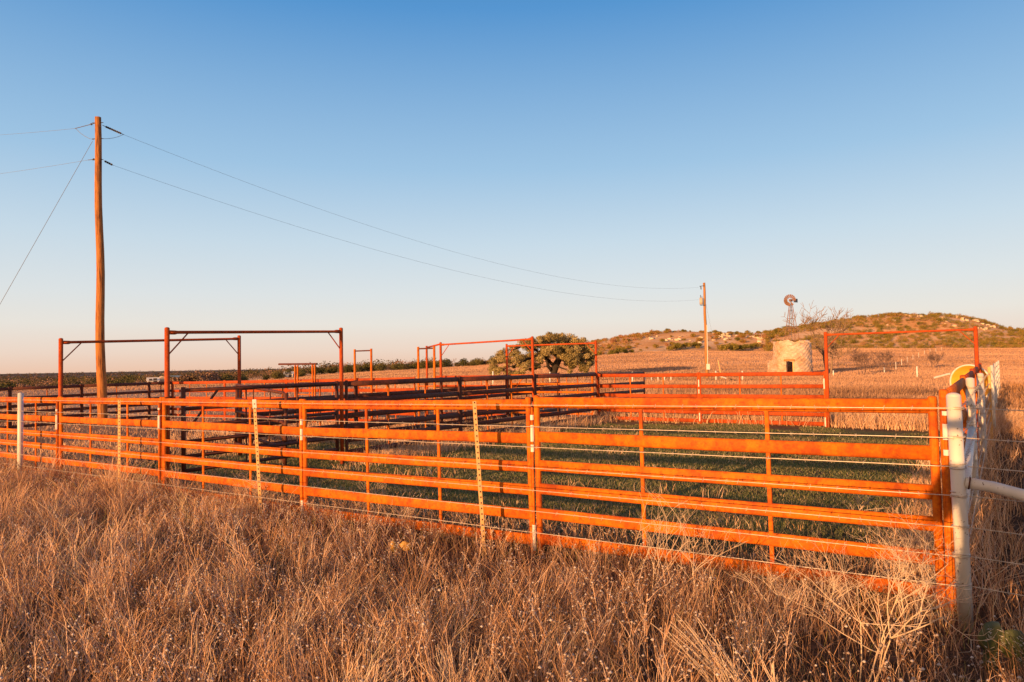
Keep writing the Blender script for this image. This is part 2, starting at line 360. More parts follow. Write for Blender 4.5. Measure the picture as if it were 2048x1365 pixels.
# ------------------------------------------------------------------ layout lines (plan, metres)
Cn = Vector((3.05, 5.0)); U = Vector((-.829, .559)).normalized(); V = Vector((.568, .823)).normalized()
def hit(px, p0, d):
    """the point of the plan line p0 + s*d seen in photo column px (taken at horizon height)"""
    k = (px - 1024) / F; s = (p0.x - k * p0.y) / (k * d.y - d.x); return p0 + d * s
PH = 1.49                                     # panel top above the ground
def panel(name, p0, p1, z0, z1, label, group, mat, gap=.03, uprights=(.33, .66), post_h=None, rails=6):
    """pipe-rail corral panel between two plan points, tops at z0 and z1"""
    d = (p1 - p0); L = d.length - 2 * gap; d.normalize(); a = p0 + d * gap
    sl = math.atan2(z1 - z0, L)
    t = thing(name, label, 'panel', (a.x, a.y, z0 - PH), (0, -sl, math.atan2(d.y, d.x)), group)
    offs = [0, .335, .615, .84, 1.08, 1.325][:rails]
    for o in offs:
        zc = PH - o - .050; sg = random.uniform(-.006, .006)
        MB().tube([(.0, 0, zc), (L * .5, 0, zc + sg), (L, 0, zc)], .022, 12, ry=.054).build('rail', mat, t, True)
    for x in (0.0, L):
        m = MB(); m.tube([(x, 0, -.04), (x, 0, PH + .012)], .030, 12); dome(m, (x, 0, PH + .012), .030, .012, 12, 3); m.build('end_post', mat, t)
    for u in uprights:
        MB().tube([(L * u, .0, PH - 1.37), (L * u, .0, PH - .05)], .0185, 8, ry=.014).build('upright', RUST, t)  # uprights keep the sunlit rust colour on shade-painted panels too
    return t
def zt(p, h=1.49): return tz(p.x, p.y) + h

GF, GR, GB, GL, GA, GW = ('rusty pipe panels of the front fence', 'rusty panels along the right fence', 'orange panels across the back of the pen',
    'shaded brown panels on the left side of the pen', 'brown panels along the far side of the alley', 'lit orange panels far back on the left')
# front row: columns of the panel joints read off the photo
FJ = [Cn] + [hit(px, Cn, U) for px in (1065, 606, 326, 121)]
FJ.append(FJ[-1] + U * 3.35)
FZ = [1.495, 1.455, 1.395, 1.385, 1.36, 1.345]
FL = ['widest rusty orange front panel, beside the white corner post', 'rusty orange front panel behind the leaning yellow T-post nearest the camera',
      'rusty orange front panel behind the pale-topped T-post, under the taller gate frame', 'rusty orange front panel between the two tall gate frame posts on the left',
      'rusty orange front panel behind the short white pipe post']
UPS = [(.345, .672), (.349, .673), (.333, .68), (.305, .674), (.285, .66)]
for i in range(5):
    z0, z1 = (FZ[i], FZ[i + 1]) if i else (1.50, 1.475)
    panel('corral_panel', FJ[i], FJ[i + 1], z0, z1, FL[i], GF, RUST,   .035 if i else .045, UPS[i])
# right side, going away from the corner
c2 = Cn + Vector((.006, -.02)) - V * .03
RJ = [c2 + V * s for s in (0, 3.6, 7.2, 10.8, 14.3)]
RL = ['red rusty panel running away from the corner, its top rail seen end-on', 'second red panel from the corner, mostly behind the white posts',
      'third red panel from the corner, by the yellow tub', 'far red panel that ends at the wide overhead frame']
for i in range(4):
    panel('corral_panel', RJ[i], RJ[i + 1], 1.55 + .02 * i, 1.56 + .02 * i, RL[i], GR, RUST if i == 0 else RUST_R)
# the two back panels and the four posts they hang on
L1o = FJ[3]                                    # left side of the pen starts at the front joint under the tall frame
B0 = hit(1193, L1o, V); A0 = hit(1650, B0, -U); A1 = hit(1952, B0, -U)
Bm = hit(1396, B0, -U)
panel('corral_panel', Bm, B0, 1.46, 1.46, 'lit orange back panel between the oak frame and the far utility pole', GB, RUST_R)
panel('corral_panel', A0, Bm, 1.47, 1.46, 'lit orange back panel in front of the round stone tank', GB, RUST_R)
# left side of the pen (shaded faces, the shade painted into the rust colour)
LJ = [hit(px, L1o, V) for px in (689, 918, 1068, 1192)]
LL = ['shaded brown panel left of the pen, beginning at the taller gate frame', 'shaded brown panel in the middle of the left side, below the long thin overhead bar',
      'shaded brown panel in front of the oak trunk']
for i in range(3):
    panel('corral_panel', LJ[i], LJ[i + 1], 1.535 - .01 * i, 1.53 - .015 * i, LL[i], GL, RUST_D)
panel('corral_panel', B0 + V * .05, B0 + V * 3.6, 1.47, 1.46, 'shaded brown panel swung back beyond the pen corner right of the oak', GL, RUST_D)
# far side of the alley
L2o = FJ[4]
AJ = [hit(px, L2o, V) for px in (478, 710, 881, 1012)]
AL = ['shaded brown alley panel left of the small walk gate', 'shaded brown alley panel between the two walk gates', 'shaded brown alley panel ending in front of the left of the oak']
for i in range(3):
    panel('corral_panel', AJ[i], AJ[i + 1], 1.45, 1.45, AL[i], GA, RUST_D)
panel('corral_panel', AJ[3] + V * .05, AJ[3] + V * 3.5, 1.45, 1.45, 'shaded brown panel standing under the oak branches beyond the back frame', GA, RUST_D)
# lit panels at the back left
WJ = [hit(px, AJ[2], U) for px in (830, 715, 572, 449, 345)]
WL = ['lit orange panel between the two narrow walk gates', 'lit orange panel right of the long-topped sliding gate', 'lit orange panel left of the long-topped sliding gate',
      'farthest lit orange panel, its end joining the dark shaded fence']
for i in range(4):
    panel('corral_panel', WJ[i], WJ[i + 1], 1.47 - .03 * i, 1.44 - .03 * i, WL[i], GW, RUST_R)
Y0 = AJ[3]; Y1 = hit(866, Y0, U)
panel('corral_panel', Y0, Y1, 1.45, 1.45, 'lit orange panel far behind the alley, left of the oak', GW, RUST_R)
# dark fence far left, its shade painted into the rust colour
Q = WJ[4]; KJ = [Q, hit(298, Q, -V), hit(163, Q, -V), hit(20, Q, -V), hit(-90, Q, -V)]
KL = ['short dark panel next to the lit orange back-left panels', 'dark panel behind the tall wooden utility pole', 'dark panel left of the tall wooden utility pole', 'dark panel cut by the left edge of the photo']
for i in range(4):
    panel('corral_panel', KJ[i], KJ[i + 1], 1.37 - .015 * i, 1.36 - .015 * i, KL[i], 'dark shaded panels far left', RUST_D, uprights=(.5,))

# pins with white sleeves at the panel joints
def joint_pin(p, zb, label, parts):
    t = thing('hinge_pin', label, 'hinge pin', (p.x, p.y, zb), group='white-sleeved pins at panel joints')
    MB().tube([(0, 0, -.04), (0, 0, 1.42)], .011, 8).build('rod', RUST, t)
    for a, b in parts: MB().tube([(0, 0, a), (0, 0, b)], .0185, 8).build('sleeve', PALE, t)
joint_pin(FJ[1] - V * .035, FZ[1] - 1.49, 'white-sleeved pin between the two nearest front panels', [(1.29, 1.34), (1.08, 1.24), (.98, 1.05), (.02, .27)])
joint_pin(FJ[2] - V * .035, FZ[2] - 1.49, 'white-sleeved pin at the joint right of the pale-topped T-post', [(1.19, 1.26), (1.00, 1.14), (.0, .25)])
joint_pin(FJ[3] - V * .05 + U * .03, FZ[3] - 1.49, 'white-sleeved pin in front of the taller gate frame post', [(1.32, 1.35), (1.04, 1.24), (.0, .22)])
joint_pin(FJ[4] - V * .05 + U * .03, FZ[4] - 1.49, 'white-sleeved pin in front of the shorter left gate frame post', [(1.25, 1.29), (.93, 1.19)])
joint_pin(c2 + V * .03 + Vector((-.025, -.045)), .03, 'white-sleeved pin on the red posts beside the white corner post', [(1.36, 1.39), (1.19, 1.30), (1.08, 1.12)])
joint_pin(Bm - V * .03, -.03, 'white-sleeved pin at the joint of the two back panels', [(1.1, 1.3), (.9, 1.02), (.1, .34)])
joint_pin(A0 - V * .03 + U * .05, -.03, 'white-sleeved pin left of the wide overhead frame', [(1.05, 1.32), (.06, .3)])
joint_pin(LJ[2] - V * .02 + U * .05, .0, 'pale-sleeved pin on the shaded joint in front of the oak', [(1.18, 1.36), (.8, 1.1)])

# overhead gate frames
def frame(p0, p1, z0, z1, h0, h1, label, mat, r=.037, brace=True, bl=.34):
    t = thing('overhead_gate_frame', label, 'gate frame', (p0.x, p0.y, z0), (0, 0, math.atan2(p1.y - p0.y, p1.x - p0.x)), 'tall pipe frames over the gateways')
    L = (p1 - p0).length; dz = z1 - z0
    for x, zb, h in ((0, -.05, h0), (L, dz - .05, dz + h1)):
        m = MB(); m.tube([(x, 0, zb), (x, 0, h)], r, 12); dome(m, (x, 0, h), r, .02, 12, 3); m.build('post', mat, t, True)
    ha, hb = h0 - .06, dz + h1 - .06
    MB().tube([(r * .8, 0, ha), (.12, 0, ha), (.16, 0, ha + (hb - ha) * .04), (L - .16, 0, hb - (hb - ha) * .04), (L - .12, 0, hb), (L - r * .8, 0, hb)], [.034, .034, .026, .026, .034, .034], 10).build('header', mat, t, True)
    if brace:
        MB().tube([(r * .6, 0, ha - bl), (bl, 0, ha)], .011, 6).build('brace', mat, t)
        MB().tube([(L - r * .6, 0, hb - bl), (L - bl, 0, hb)], .011, 6).build('brace', mat, t)
    return t
f1a, f1b = hit(121, L2o + V * .06, U), AJ[0]
f2a, f2b = L1o + V * .06 , hit(682, L1o, V)
frame(f1a, f1b, -.13, -.08, 2.54, 2.62, 'lower tall rusty gate frame at the far left, in front of the wooden pole', RUST_R)
frame(f2a, f2b, -.10, -.02, 2.55, 2.58, 'tallest-looking rusty gate frame, left of centre', RUST_R)
f3b = hit(881, AJ[2], U); f3a = LJ[2] - V * .08
frame(f3a, f3b, 0, 0, 2.55, 2.50, 'rusty gate frame over the alley, its bar meeting the oak crown on the left', RUST_R)
f4a, f4b = B0 - V * .05, AJ[3] + V * .03
frame(f4a, f4b, 0, 0, 2.50, 2.50, 'orange gate frame standing right in front of the oak', RUST_R)
frame(A1, A0 - U * .02, 0, 0, 2.50, 2.50, 'wide red gate frame at the right back, in front of the hill', RUST_R, .045)
# bar and post leaving the alley frame
pe = Vector((-2.92, 23.9)); t = thing('overhead_gate_frame', 'single rusty post with a short bar joining the top of the alley frame', 'gate frame', (pe.x, pe.y, 0), group='tall pipe frames over the gateways')
m = MB(); m.tube([(0, 0, -.05), (0, 0, 2.48)], .036, 12); dome(m, (0, 0, 2.48), .036, .02); m.build('post', RUST_R, t, True)
MB().tube([(0.02, -.05, 2.44), (f3b.x - pe.x - .02, f3b.y - pe.y + .05, 2.46)], .027, 10).build('header', RUST_R, t, True)

# narrow walk-through gates
def walk(px0, px1, h, line0, label):
    a, b = hit(px0, line0, U), hit(px1, line0, U)
    t = thing('walk_gate', label, 'walk gate', (a.x, a.y, 0), (0, 0, math.atan2(b.y - a.y, b.x - a.x)), 'narrow walk-through gates behind the alley')
    L = (b - a).length
    for x in (0, L): MB().tube([(x, 0, -.04), (x, 0, h)], .034, 8, ry=.03).build('post', RUST, t)
    MB().tube([(.02, 0, h - .06), (L - .02, 0, h - .06)], .022, 8).build('header', RUST_D, t)
    for z in (.25, .75, 1.2): MB().tube([(.02, 0, z), (L - .02, 0, z)], .018, 8).build('crossbar', RUST, t)
walk(709, 742, 2.40, AJ[2] + U * .02 - V * .12, 'narrow rusty walk-through gate with open top, left of centre')
walk(836, 868, 2.40, AJ[2] + U * .02 - V * .12, 'narrow rusty walk-through gate close to the alley frame')
# sliding gate with a long top track
sg0, sg1 = hit(594, AJ[2] - V * .15, U), hit(629, AJ[2] - V * .15, U)
t = thing('sliding_gate', 'rusty sliding gate with a long top bar reaching out to the left', 'gate', (sg1.x, sg1.y, 0), (0, 0, math.atan2(U.y, U.x)))
L = (sg0 - sg1).length
for x in (0, .12, L - .02, L + .12): MB().tube([(x, 0, -.04), (x, 0, 1.92)], .026, 8, ry=.03).build('post', RUST, t)
MB().tube([(-.12, 0, 1.95), (L + 1.0, 0, 1.97)], .035, 10).build('top_track', RUST_D, t)
for z in (.4, .9, 1.35): MB().tube([(.12, 0, z), (L - .02, 0, z)], .02, 8).build('crossbar', RUST, t)

# swing gates
def gate(p0, p1, z0, z1, label, mat, offs, r=.03, brace=True, flip=False, curl=False):
    d = p1 - p0; L = d.length
    t = thing('swing_gate', label, 'gate', (p0.x, p0.y, z0 - 1.42), (0, -math.atan2(z1 - z0, L), math.atan2(d.y, d.x)), 'rusty pipe swing gates')
    for o in offs:
        z = 1.42 - o; pts = [(0, 0, z), (L * .5, 0, z), (L - .14, 0, z)] + ([(L - .05, 0, z - .03), (L, 0, z - .10)] if curl else [(L, 0, z)])
        MB().tube(pts, r, 10).build('rail', mat, t, True)
    for x in (0, L): MB().tube([(x, 0, .05), (x, 0, 1.47 if not curl else 1.43)], r * 1.15, 10).build('end_post', mat, t, True)
    for u in (.36, .7): MB().tube([(L * u, 0, .12), (L * u, 0, 1.41)], .013, 8).build('upright', mat, t)
    if brace: MB().tube([(.03, -.045, .78), (.55, -.045, 1.40)], .02, 8).build('brace', mat, t)
    return t
R6 = (0, .29, .56, .80, 1.03, 1.25)
g2a = L1o + V * .32; g2b = f2b - V * .12
gate(g2a, g2b, 1.495, 1.50, 'shaded brown pipe gate closed under the taller frame, slanting brace at its left', RUST_D, R6)
ga = at(471, 770, 15.0); gb = at(569, 787, 13.3)
gate(Vector((ga.x, ga.y)), Vector((gb.x, gb.y)), ga.z, gb.z, 'rust pipe gate standing open in the alley, its end post toward the camera', RUST_D, R6, .03, False, curl=True)
gate(f4b - U * .15, f4a + U * .15, 1.44, 1.44, 'lit orange gate closed under the frame in front of the oak', RUST, R6, .036)
# ------------------------------------------------------------------ pipe posts and barbed wire
def pipe_post(p, zb, h, r, label, mat=WHITE, name='pipe_post', group='white pipe posts of the wire fence', tilt=(0, 0, 0)):
    m = MB(); m.tube([(0, 0, -.1), (0, 0, h * .5), (0, 0, h)], r, 24); dome(m, (0, 0, h), r, r * .45, 24, 5)
    o = m.build(name, mat, None, True); o.location = (p.x, p.y, zb); o.rotation_euler = tilt
    return tag(o, label, 'post', group)
P1 = Vector((2.937, 4.66)); P2 = Vector((4.955, 7.6)); P3 = Vector((7.60, 11.4))
WL_ = P1                                      # the wire line runs along U in front of the panels
t = thing('corner_post', 'thick white corner pipe post with wire wraps, nearest the camera', 'post', (P1.x, P1.y, tz(P1.x, P1.y)))
m = MB(); m.tube([(.012, 0, -.1), (0, 0, .8), (-.012, 0, 1.53)], .043, 32); dome(m, (-.012, 0, 1.53), .043, .026, 32, 6); m.build('pipe', WHITE, t, True)
bq = MB(); d = at(2170, 1031, 3.95) - Vector((P1.x, P1.y, 0)); s_ = Vector((.03, -.02, .965))
bq.tube([s_, s_ + Vector((.13, -.08, -.02)), Vector((d.x, d.y, d.z + .01))], .037, 24); br = bq.build('brace', WHITE, t, True)
tag(br, 'white pipe brace running down to the right with a rusty weld')
wj = MB(); wj.tube([(.045, -.029, .9625), (.053, -.034, .961)], .0415, 20, cap=False); wj.build('weld', RUST_D, t)
# brace from the second post down to the corner post
p2 = pipe_post(P2, tz(P2.x, P2.y), 1.55, .042, 'slimmer white pipe post just behind the corner post, with a grey brace')
a = Vector((P2.x, P2.y, 1.02)); b = Vector((P1.x + .05, P1.y + .05, .80))
bb = MB(); bb.tube([a - Vector((P2.x, P2.y, p2.location.z)), b - Vector((P2.x, P2.y, p2.location.z))], .037, 20); bo = bb.build('brace', PALE, p2, True)
p3 = pipe_post(P3, tz(P3.x, P3.y), 1.49, .051, 'third white pipe post along the right fence, its foot dark')
bb = MB(); bb.tube([(0, 0, .55), (V.x * 1.2 - .05, V.y * 1.2 - 2.2, .05)], .04, 16)
PW = [Vector(((px - 1024) / F * y, y)) for px, y in ((1981, 16), (1987, 22), (1991.5, 28), (1995, 34))]
for i, p in enumerate(PW):
    pipe_post(p, tz(p.x, p.y), 1.56, .037, ['white pipe post just past the yellow T-post on the right fence', 'white pipe post fourth from the yellow T-post end, bright and thin', 'thin white pipe post second from the far end of the right fence', 'farthest thin white pipe post of the right fence'][i])
# far left short pipe
pl = hit(41, WL_, U); pipe_post(pl, tz(pl.x, pl.y), 1.55, .045, 'lone white pipe post in front of the left end of the orange fence')

def t_post(p, zb, h, label, tiltx=0, tilty=0, rz=0, pale_top=False):
    t = thing('steel_fence_post', label, 'T-post', (p.x, p.y, zb), (tiltx, tilty, rz), 'yellow steel T-posts along the wire')
    m = MB(); m.box((0, 0, h / 2 - .15), (.018, .0035, h / 2 + .15)); m.box((0, .022, h / 2 - .15), (.0035, .019, h / 2 + .1495)); m.build('shaft', YELLOW, t)
    s = MB()
    for i in range(int(h / .054)): s.box((0, -.006, .05 + i * .054), (.0042, .0035, .0075))
    s.build('studs', RUST_D, t)
    if pale_top: MB().box((0, 0, h - .045), (.024, .0055, .055)).build('painted_tip', PALE, t)
ang = math.atan2(U.y, U.x)
for px, tx, lab, pt, h in ((962, .05, 'tallest yellow T-post, leaning before the second front panel', False, 1.52), (520, .05, 'yellow T-post with a pale painted tip', True, 1.50), (238, .0, 'small yellow T-post between the two left gate frames', False, 1.46)):
    p = hit(px, WL_, U); t_post(p, tz(p.x, p.y) - .02, h, lab, 0, -tx if px > 300 else 0, 0.15, pt)
ptp = Vector(((1974 - 1024) / F * 14, 14.0)); t_post(ptp, tz(ptp.x, ptp.y), 1.58, 'bright yellow T-post among the white posts on the right', 0, 0, ang + 1.2)

def strand(pts, label, group, wraps=None, r=.0032, barbs=True, seg=.16, sag=.012):
    m = MB(); P = [Vector(p) for p in pts]; path = []
    for a, b in zip(P[:-1], P[1:]):
        n = max(2, int((b - a).length / .5))
        for i in range(n):
            f = i / n; q = a.lerp(b, f); q = q + Vector((0, 0, -sag * 4 * f * (1 - f) + random.uniform(-.002, .002))); path.append(q)
    path.append(P[-1]); m.tube(path, r, 5)
    if barbs:
        for a, b in zip(path[:-1], path[1:]):
            L = (b - a).length; n = max(1, int(L / seg)); d = (b - a).normalized(); x = d.cross(Vector((0, 0, 1))).normalized()
            for i in range(n):
                q = a.lerp(b, (i + random.random() * .6) / n); th = random.uniform(0, 3.1)
                for k in (0, 1.5):
                    e = (x * math.cos(th + k) + Vector((0, 0, 1)) * math.sin(th + k)) * .016 + d * (.004 if k else -.004)
                    m.tube([q - e, q + e], .0017, 4)
    if wraps:
        for c, rad, z0 in wraps:
            hel = []
            for i in range(61):
                th = i / 60 * 2 * math.pi * 2.6; hel.append((c.x + rad * math.cos(th), c.y + rad * math.sin(th), z0 + .012 * math.sin(th * .37 + z0 * 9) + .011 * (i / 60 - .5) * 2))
            m.tube(hel, r * 1.25, 5)
    o = m.build('barbed_wire', WIRE); return tag(o, label, 'barbed wire', group)
heights = [1.463, 1.267, 1.080, .888, .682, .493, .300]
ORD = ['top', 'second from the top', 'third from the top', 'middle', 'third from the bottom', 'second from the bottom', 'lowest']
pend = P1 + U * 19.0; pL = pl
rr = at(2400, 840, 3.6)
for i, h in enumerate(heights):
    wo = -V * .048; a = P1 + wo; b = pL + wo * .6; c = pend + wo * .6
    strand([(a.x, a.y, h), (b.x, b.y, h - .135), (c.x, c.y, h - .18)], f'{ORD[i]} strand of barbed wire across the front of the orange panels', 'barbed wire strands along the front', [(P1, .0475, h)])
    e = P1 - U * .6; q0 = P1 + Vector((.035, -.045))
    e1 = P1 + (-U) * 4.0 + Vector((0, -.3))
    strand([(q0.x, q0.y, h), (e1.x, e1.y, h - .02)], f'{ORD[i]} strand of wire going off to the right of the corner post', 'barbed wire strands right of the corner post', None, barbs=True, sag=.03)
    if i < 6:
        k0 = P1 + Vector((.05, .03)); k1 = PW[3] + Vector((.06, 0))
        strand([(k0.x, k0.y, h), ((P2 + Vector((.05, -.03))).x, P2.y - .03, h), (P3.x + .06, P3.y - .03, h), (k1.x, k1.y, h)], f'{ORD[i]} strand of wire running back along the white posts', 'barbed wire strands along the right fence', [(P2, .0445, h), (P3, .0535, h)], r=.0026)

# ------------------------------------------------------------------ utility poles
def pole(p, zb, h, r0, r1, label, mat, tilt):
    t = thing('utility_pole', label, 'utility pole', (p.x, p.y, zb), tilt)
    n = 14; pts = [(.02 * math.sin(i * 1.1), .02 * math.cos(i * .8), -.3 + (h + .3) * i / n) for i in range(n + 1)]
    MB().tube(pts, [r0 + (r1 - r0) * i / n for i in range(n + 1)], 18).build('shaft', mat, t, True); return t
pp = at(204, 836, 26.3); ptop = at(195.5, 235, 26.3); zb = tz(pp.x, pp.y)
up = pole(Vector((pp.x, pp.y)), zb, ptop.z - zb, .175, .108, 'tall weathered wooden utility pole at the far left', POLE_WOOD, (0, -math.atan2(pp.x - ptop.x, ptop.z - zb), 0))
def loc(o, w): return o.matrix_basis.inverted() @ Vector(w)
def insulator(o, a, b, n, mat, name='insulator'):
    a, b = loc(o, a), loc(o, b); m = MB(); m.tube([a, b], .012, 6)
    for i in range(n):
        q = a.lerp(b, .18 + .64 * i / max(1, n - 1)); d = (b - a).normalized() * .012; m.tube([q - d, q + d], .04, 10)
    m.build(name, mat, o)
Yp = 26.3
T1, T2 = at(205, 251, Yp), at(208, 322, Yp); T1e, T2e = at(248, 270, Yp + 1.2), at(226, 331, Yp + .6)
insulator(up, T1, T1e, 9, DARK); insulator(up, T2, T2e, 4, DARK)
insulator(up, at(190, 247, Yp), at(150, 257.5, Yp + .5), 1, STEEL, 'dead_end_rod'); insulator(up, at(190, 319, Yp), at(176, 320.5, Yp + .2), 1, STEEL, 'dead_end_rod')
for (a, b, c) in ((at(152, 258, Yp + .5), at(168, 276, Yp + .2), at(188, 280, Yp)), (at(246, 270, Yp + 1.2), at(228, 279, Yp + .5), at(204, 278, Yp))):
    A, B, Cc = loc(up, a), loc(up, b), loc(up, c); MB().tube([A.lerp(B, .5 * k).lerp(B.lerp(Cc, .5 * k), .5 * k) for k in (0, .5, 1, 1.5, 2)], .008, 5).build('jumper', CABLE, up)
for y in (246, 278, 320): q = loc(up, at(195, y, Yp)); MB().tube([q + Vector((-.2, 0, 0)), q + Vector((.22, 0, 0))], .014, 6).build('bolt', DARK, up)
p2b = at(1414, 752, 70); p2t = at(1408, 566, 70); zb2 = tz(p2b.x, p2b.y)
up2 = pole(Vector((p2b.x, p2b.y)), zb2, p2t.z - zb2, .165, .115, 'farther wooden utility pole carrying a transformer', POLE_PALE, (0, -math.atan2(p2b.x - p2t.x, p2t.z - zb2), 0))
q = loc(up2, at(1402.5, 603, 69.7)); m = MB(); m.tube([q + Vector((0, 0, -.33)), q + Vector((0, 0, .3))], .17, 16); dome(m, q + Vector((0, 0, .3)), .17, .08, 16); tr = m.build('transformer', CAN, up2, True)
m = MB(); m.tube([q + Vector((-.05, 0, .36)), q + Vector((-.05, 0, .62))], .035, 8); m.tube([q + Vector((.08, 0, .36)), q + Vector((.08, 0, .5))], .025, 8); m.build('bushing', DARK, tr)
m = MB(); m.tube([q + Vector((-.12, 0, -.40)), q + Vector((.3, 0, -.40))], .03, 6); m.build('bracket', DARK, up2)
q2 = loc(up2, at(1402, 573, 69.8)); m = MB(); m.tube([q2 + Vector((-.15, 0, 0)), q2 + Vector((.3, 0, .05))], .03, 6); m.tube([q2 + Vector((-.02, 0, -.02)), q2 + Vector((.0, 0, -.32))], .05, 8); m.build('cutout', DARK, up2)
q3 = loc(up2, at(1416, 734, 69.8)); m = MB(); m.box(q3, (.16, .10, .28)); mbx = m.build('meter_box', PALE, up2)
MB().tube([q3 + Vector((-.02, 0, .28)), loc(up2, at(1413.6, 650, 69.8))], .035, 8).build('conduit', PALE, up2)
def cable(a, b, sag, label, group, r):
    n = 40; pts = [a.lerp(b, i / n) - Vector((0, 0, sag * 4 * (i / n) * (1 - i / n))) for i in range(n + 1)]
    return tag(MB().tube(pts, r, 5).build('power_line', CABLE), label, 'power line', group)
gl = 'power lines strung between the poles'
cable(T1e, at(1398, 575, 70), 2.0, 'upper wire sagging from the tall pole to the far transformer pole', gl, .005)
cable(T2e, at(1398, 600, 70), 1.8, 'lower wire sagging from the tall pole to the far transformer pole', gl, .005)
cable(at(150, 257.5, Yp + .5), at(-420, 262, Yp + 26), .5, 'upper wire leaving the tall pole to the left edge', gl, .005)
cable(at(176, 320.5, Yp + .2), at(-420, 370, Yp + 26), .5, 'lower wire leaving the tall pole to the left edge', gl, .005)
gb_ = onz(-120, 838, -.2)
gw = MB(); ga_ = at(185, 283, Yp); gend = at(-130, 838, Yp - 2.0)
gw.tube([ga_, ga_.lerp(gend, .02), gend], .008, 5); tag(gw.build('guy_wire', CABLE), 'thin guy wire slanting down from the tall pole to the left', 'guy wire')
gw = MB(); gw.tube([at(1410, 600, 70), at(1429, 690, 74)], .007, 5); tag(gw.build('guy_wire', CABLE), 'faint guy wire slanting down right of the far pole', 'guy wire')
gp = at(1444, 752, 68); o = MB().tube([(0, 0, -.1), (-.35, 0, 1.9)], .05, 8).build('leaning_post', YELLOW); o.location = (gp.x, gp.y, tz(gp.x, gp.y)); tag(o, 'leaning yellow post right of the far utility pole', 'post')

# ------------------------------------------------------------------ stone tank
def stone_tank():
    base = at(1586, 754, 75); R0 = 1.9; H = 3.75
    t = thing('stone_water_tank', 'round roofless rubble-stone tank with a dark doorway', 'stone tank', (base.x, base.y, tz(base.x, base.y) - .05))
    face = math.atan2(-base.y, -base.x)
    nA, nH = 96, 26; dw = (face - .33, face - .01); dh = 1.62
    def ring(r_f, off):
        vs = []
        for i in range(nH + 1):
            h = H * i / nH
            for j in range(nA):
                a = 2 * math.pi * j / nA + face - .33
                top = .18 * math.sin(a * 2 + .4) + .06 * math.sin(a * 5) + .04 * math.sin(a * 11) + .03 * math.sin(a * 29 + 1)
                hh = h * (1 + (top - .1) / H)
                r = r_f * (1.04 - .05 * i / nH) + off + (.03 * math.sin(a * 11 + i) + .02 * math.sin(a * 23 - i * 2)) * (1 if off >= 0 else .3)
                vs.append((r * math.cos(a), r * math.sin(a), hh))
        return vs
    def is_door(i, j): return j < 5 and H * (i + 1) / nH <= dh + .05
    vo, vi = ring(R0, 0), ring(R0 - .36, -.001); n = len(vo); vs = vo + vi; fs = []
    for i in range(nH):
        for j in range(nA):
            j2 = (j + 1) % nA
            if is_door(i, j): continue
            fs.append((i * nA + j, i * nA + j2, (i + 1) * nA + j2, (i + 1) * nA + j)); fs.append((n + i * nA + j, n + (i + 1) * nA + j, n + (i + 1) * nA + j2, n + i * nA + j2))
    for j in range(nA): j2 = (j + 1) % nA; fs.append((nH * nA + j, nH * nA + j2, n + nH * nA + j2, n + nH * nA + j))
    k = max(i for i in range(nH) if is_door(i, 0)) + 1
    for i in range(k):
        for j in (0, 5): fs.append((i * nA + j, (i + 1) * nA + j, n + (i + 1) * nA + j, n + i * nA + j))
    for j in range(5): fs.append((k * nA + j, k * nA + j + 1, n + k * nA + j + 1, n + k * nA + j))
    MB().add(vs, fs).build('wall', STONE, t)
    m = MB(); a = face - .17; M = Matrix.Rotation(a, 4, 'Z'); m.box((R0 * 1.03 - .1, 0, dh + .14), (.13, .52, .09), M); m.build('lintel', POLE_PALE, t)
    m = MB(); M = Matrix.Rotation(face + .0, 4, 'Z'); m.box((R0 * .94, .06, .8), (.2, .06, .8), M); m.build('door_jamb', YELLOW, t)
    m = MB(); M = Matrix.Rotation(face - .95, 4, 'Z')
    for i, (hx, hz) in enumerate(((.42, .9), (.3, .75))): m.box((R0 + .22 + .0 * i, -.1 - .5 * i, hz), (hx, .35, hz), M)
    m.build('buttress', STONE, t)
stone_tank()

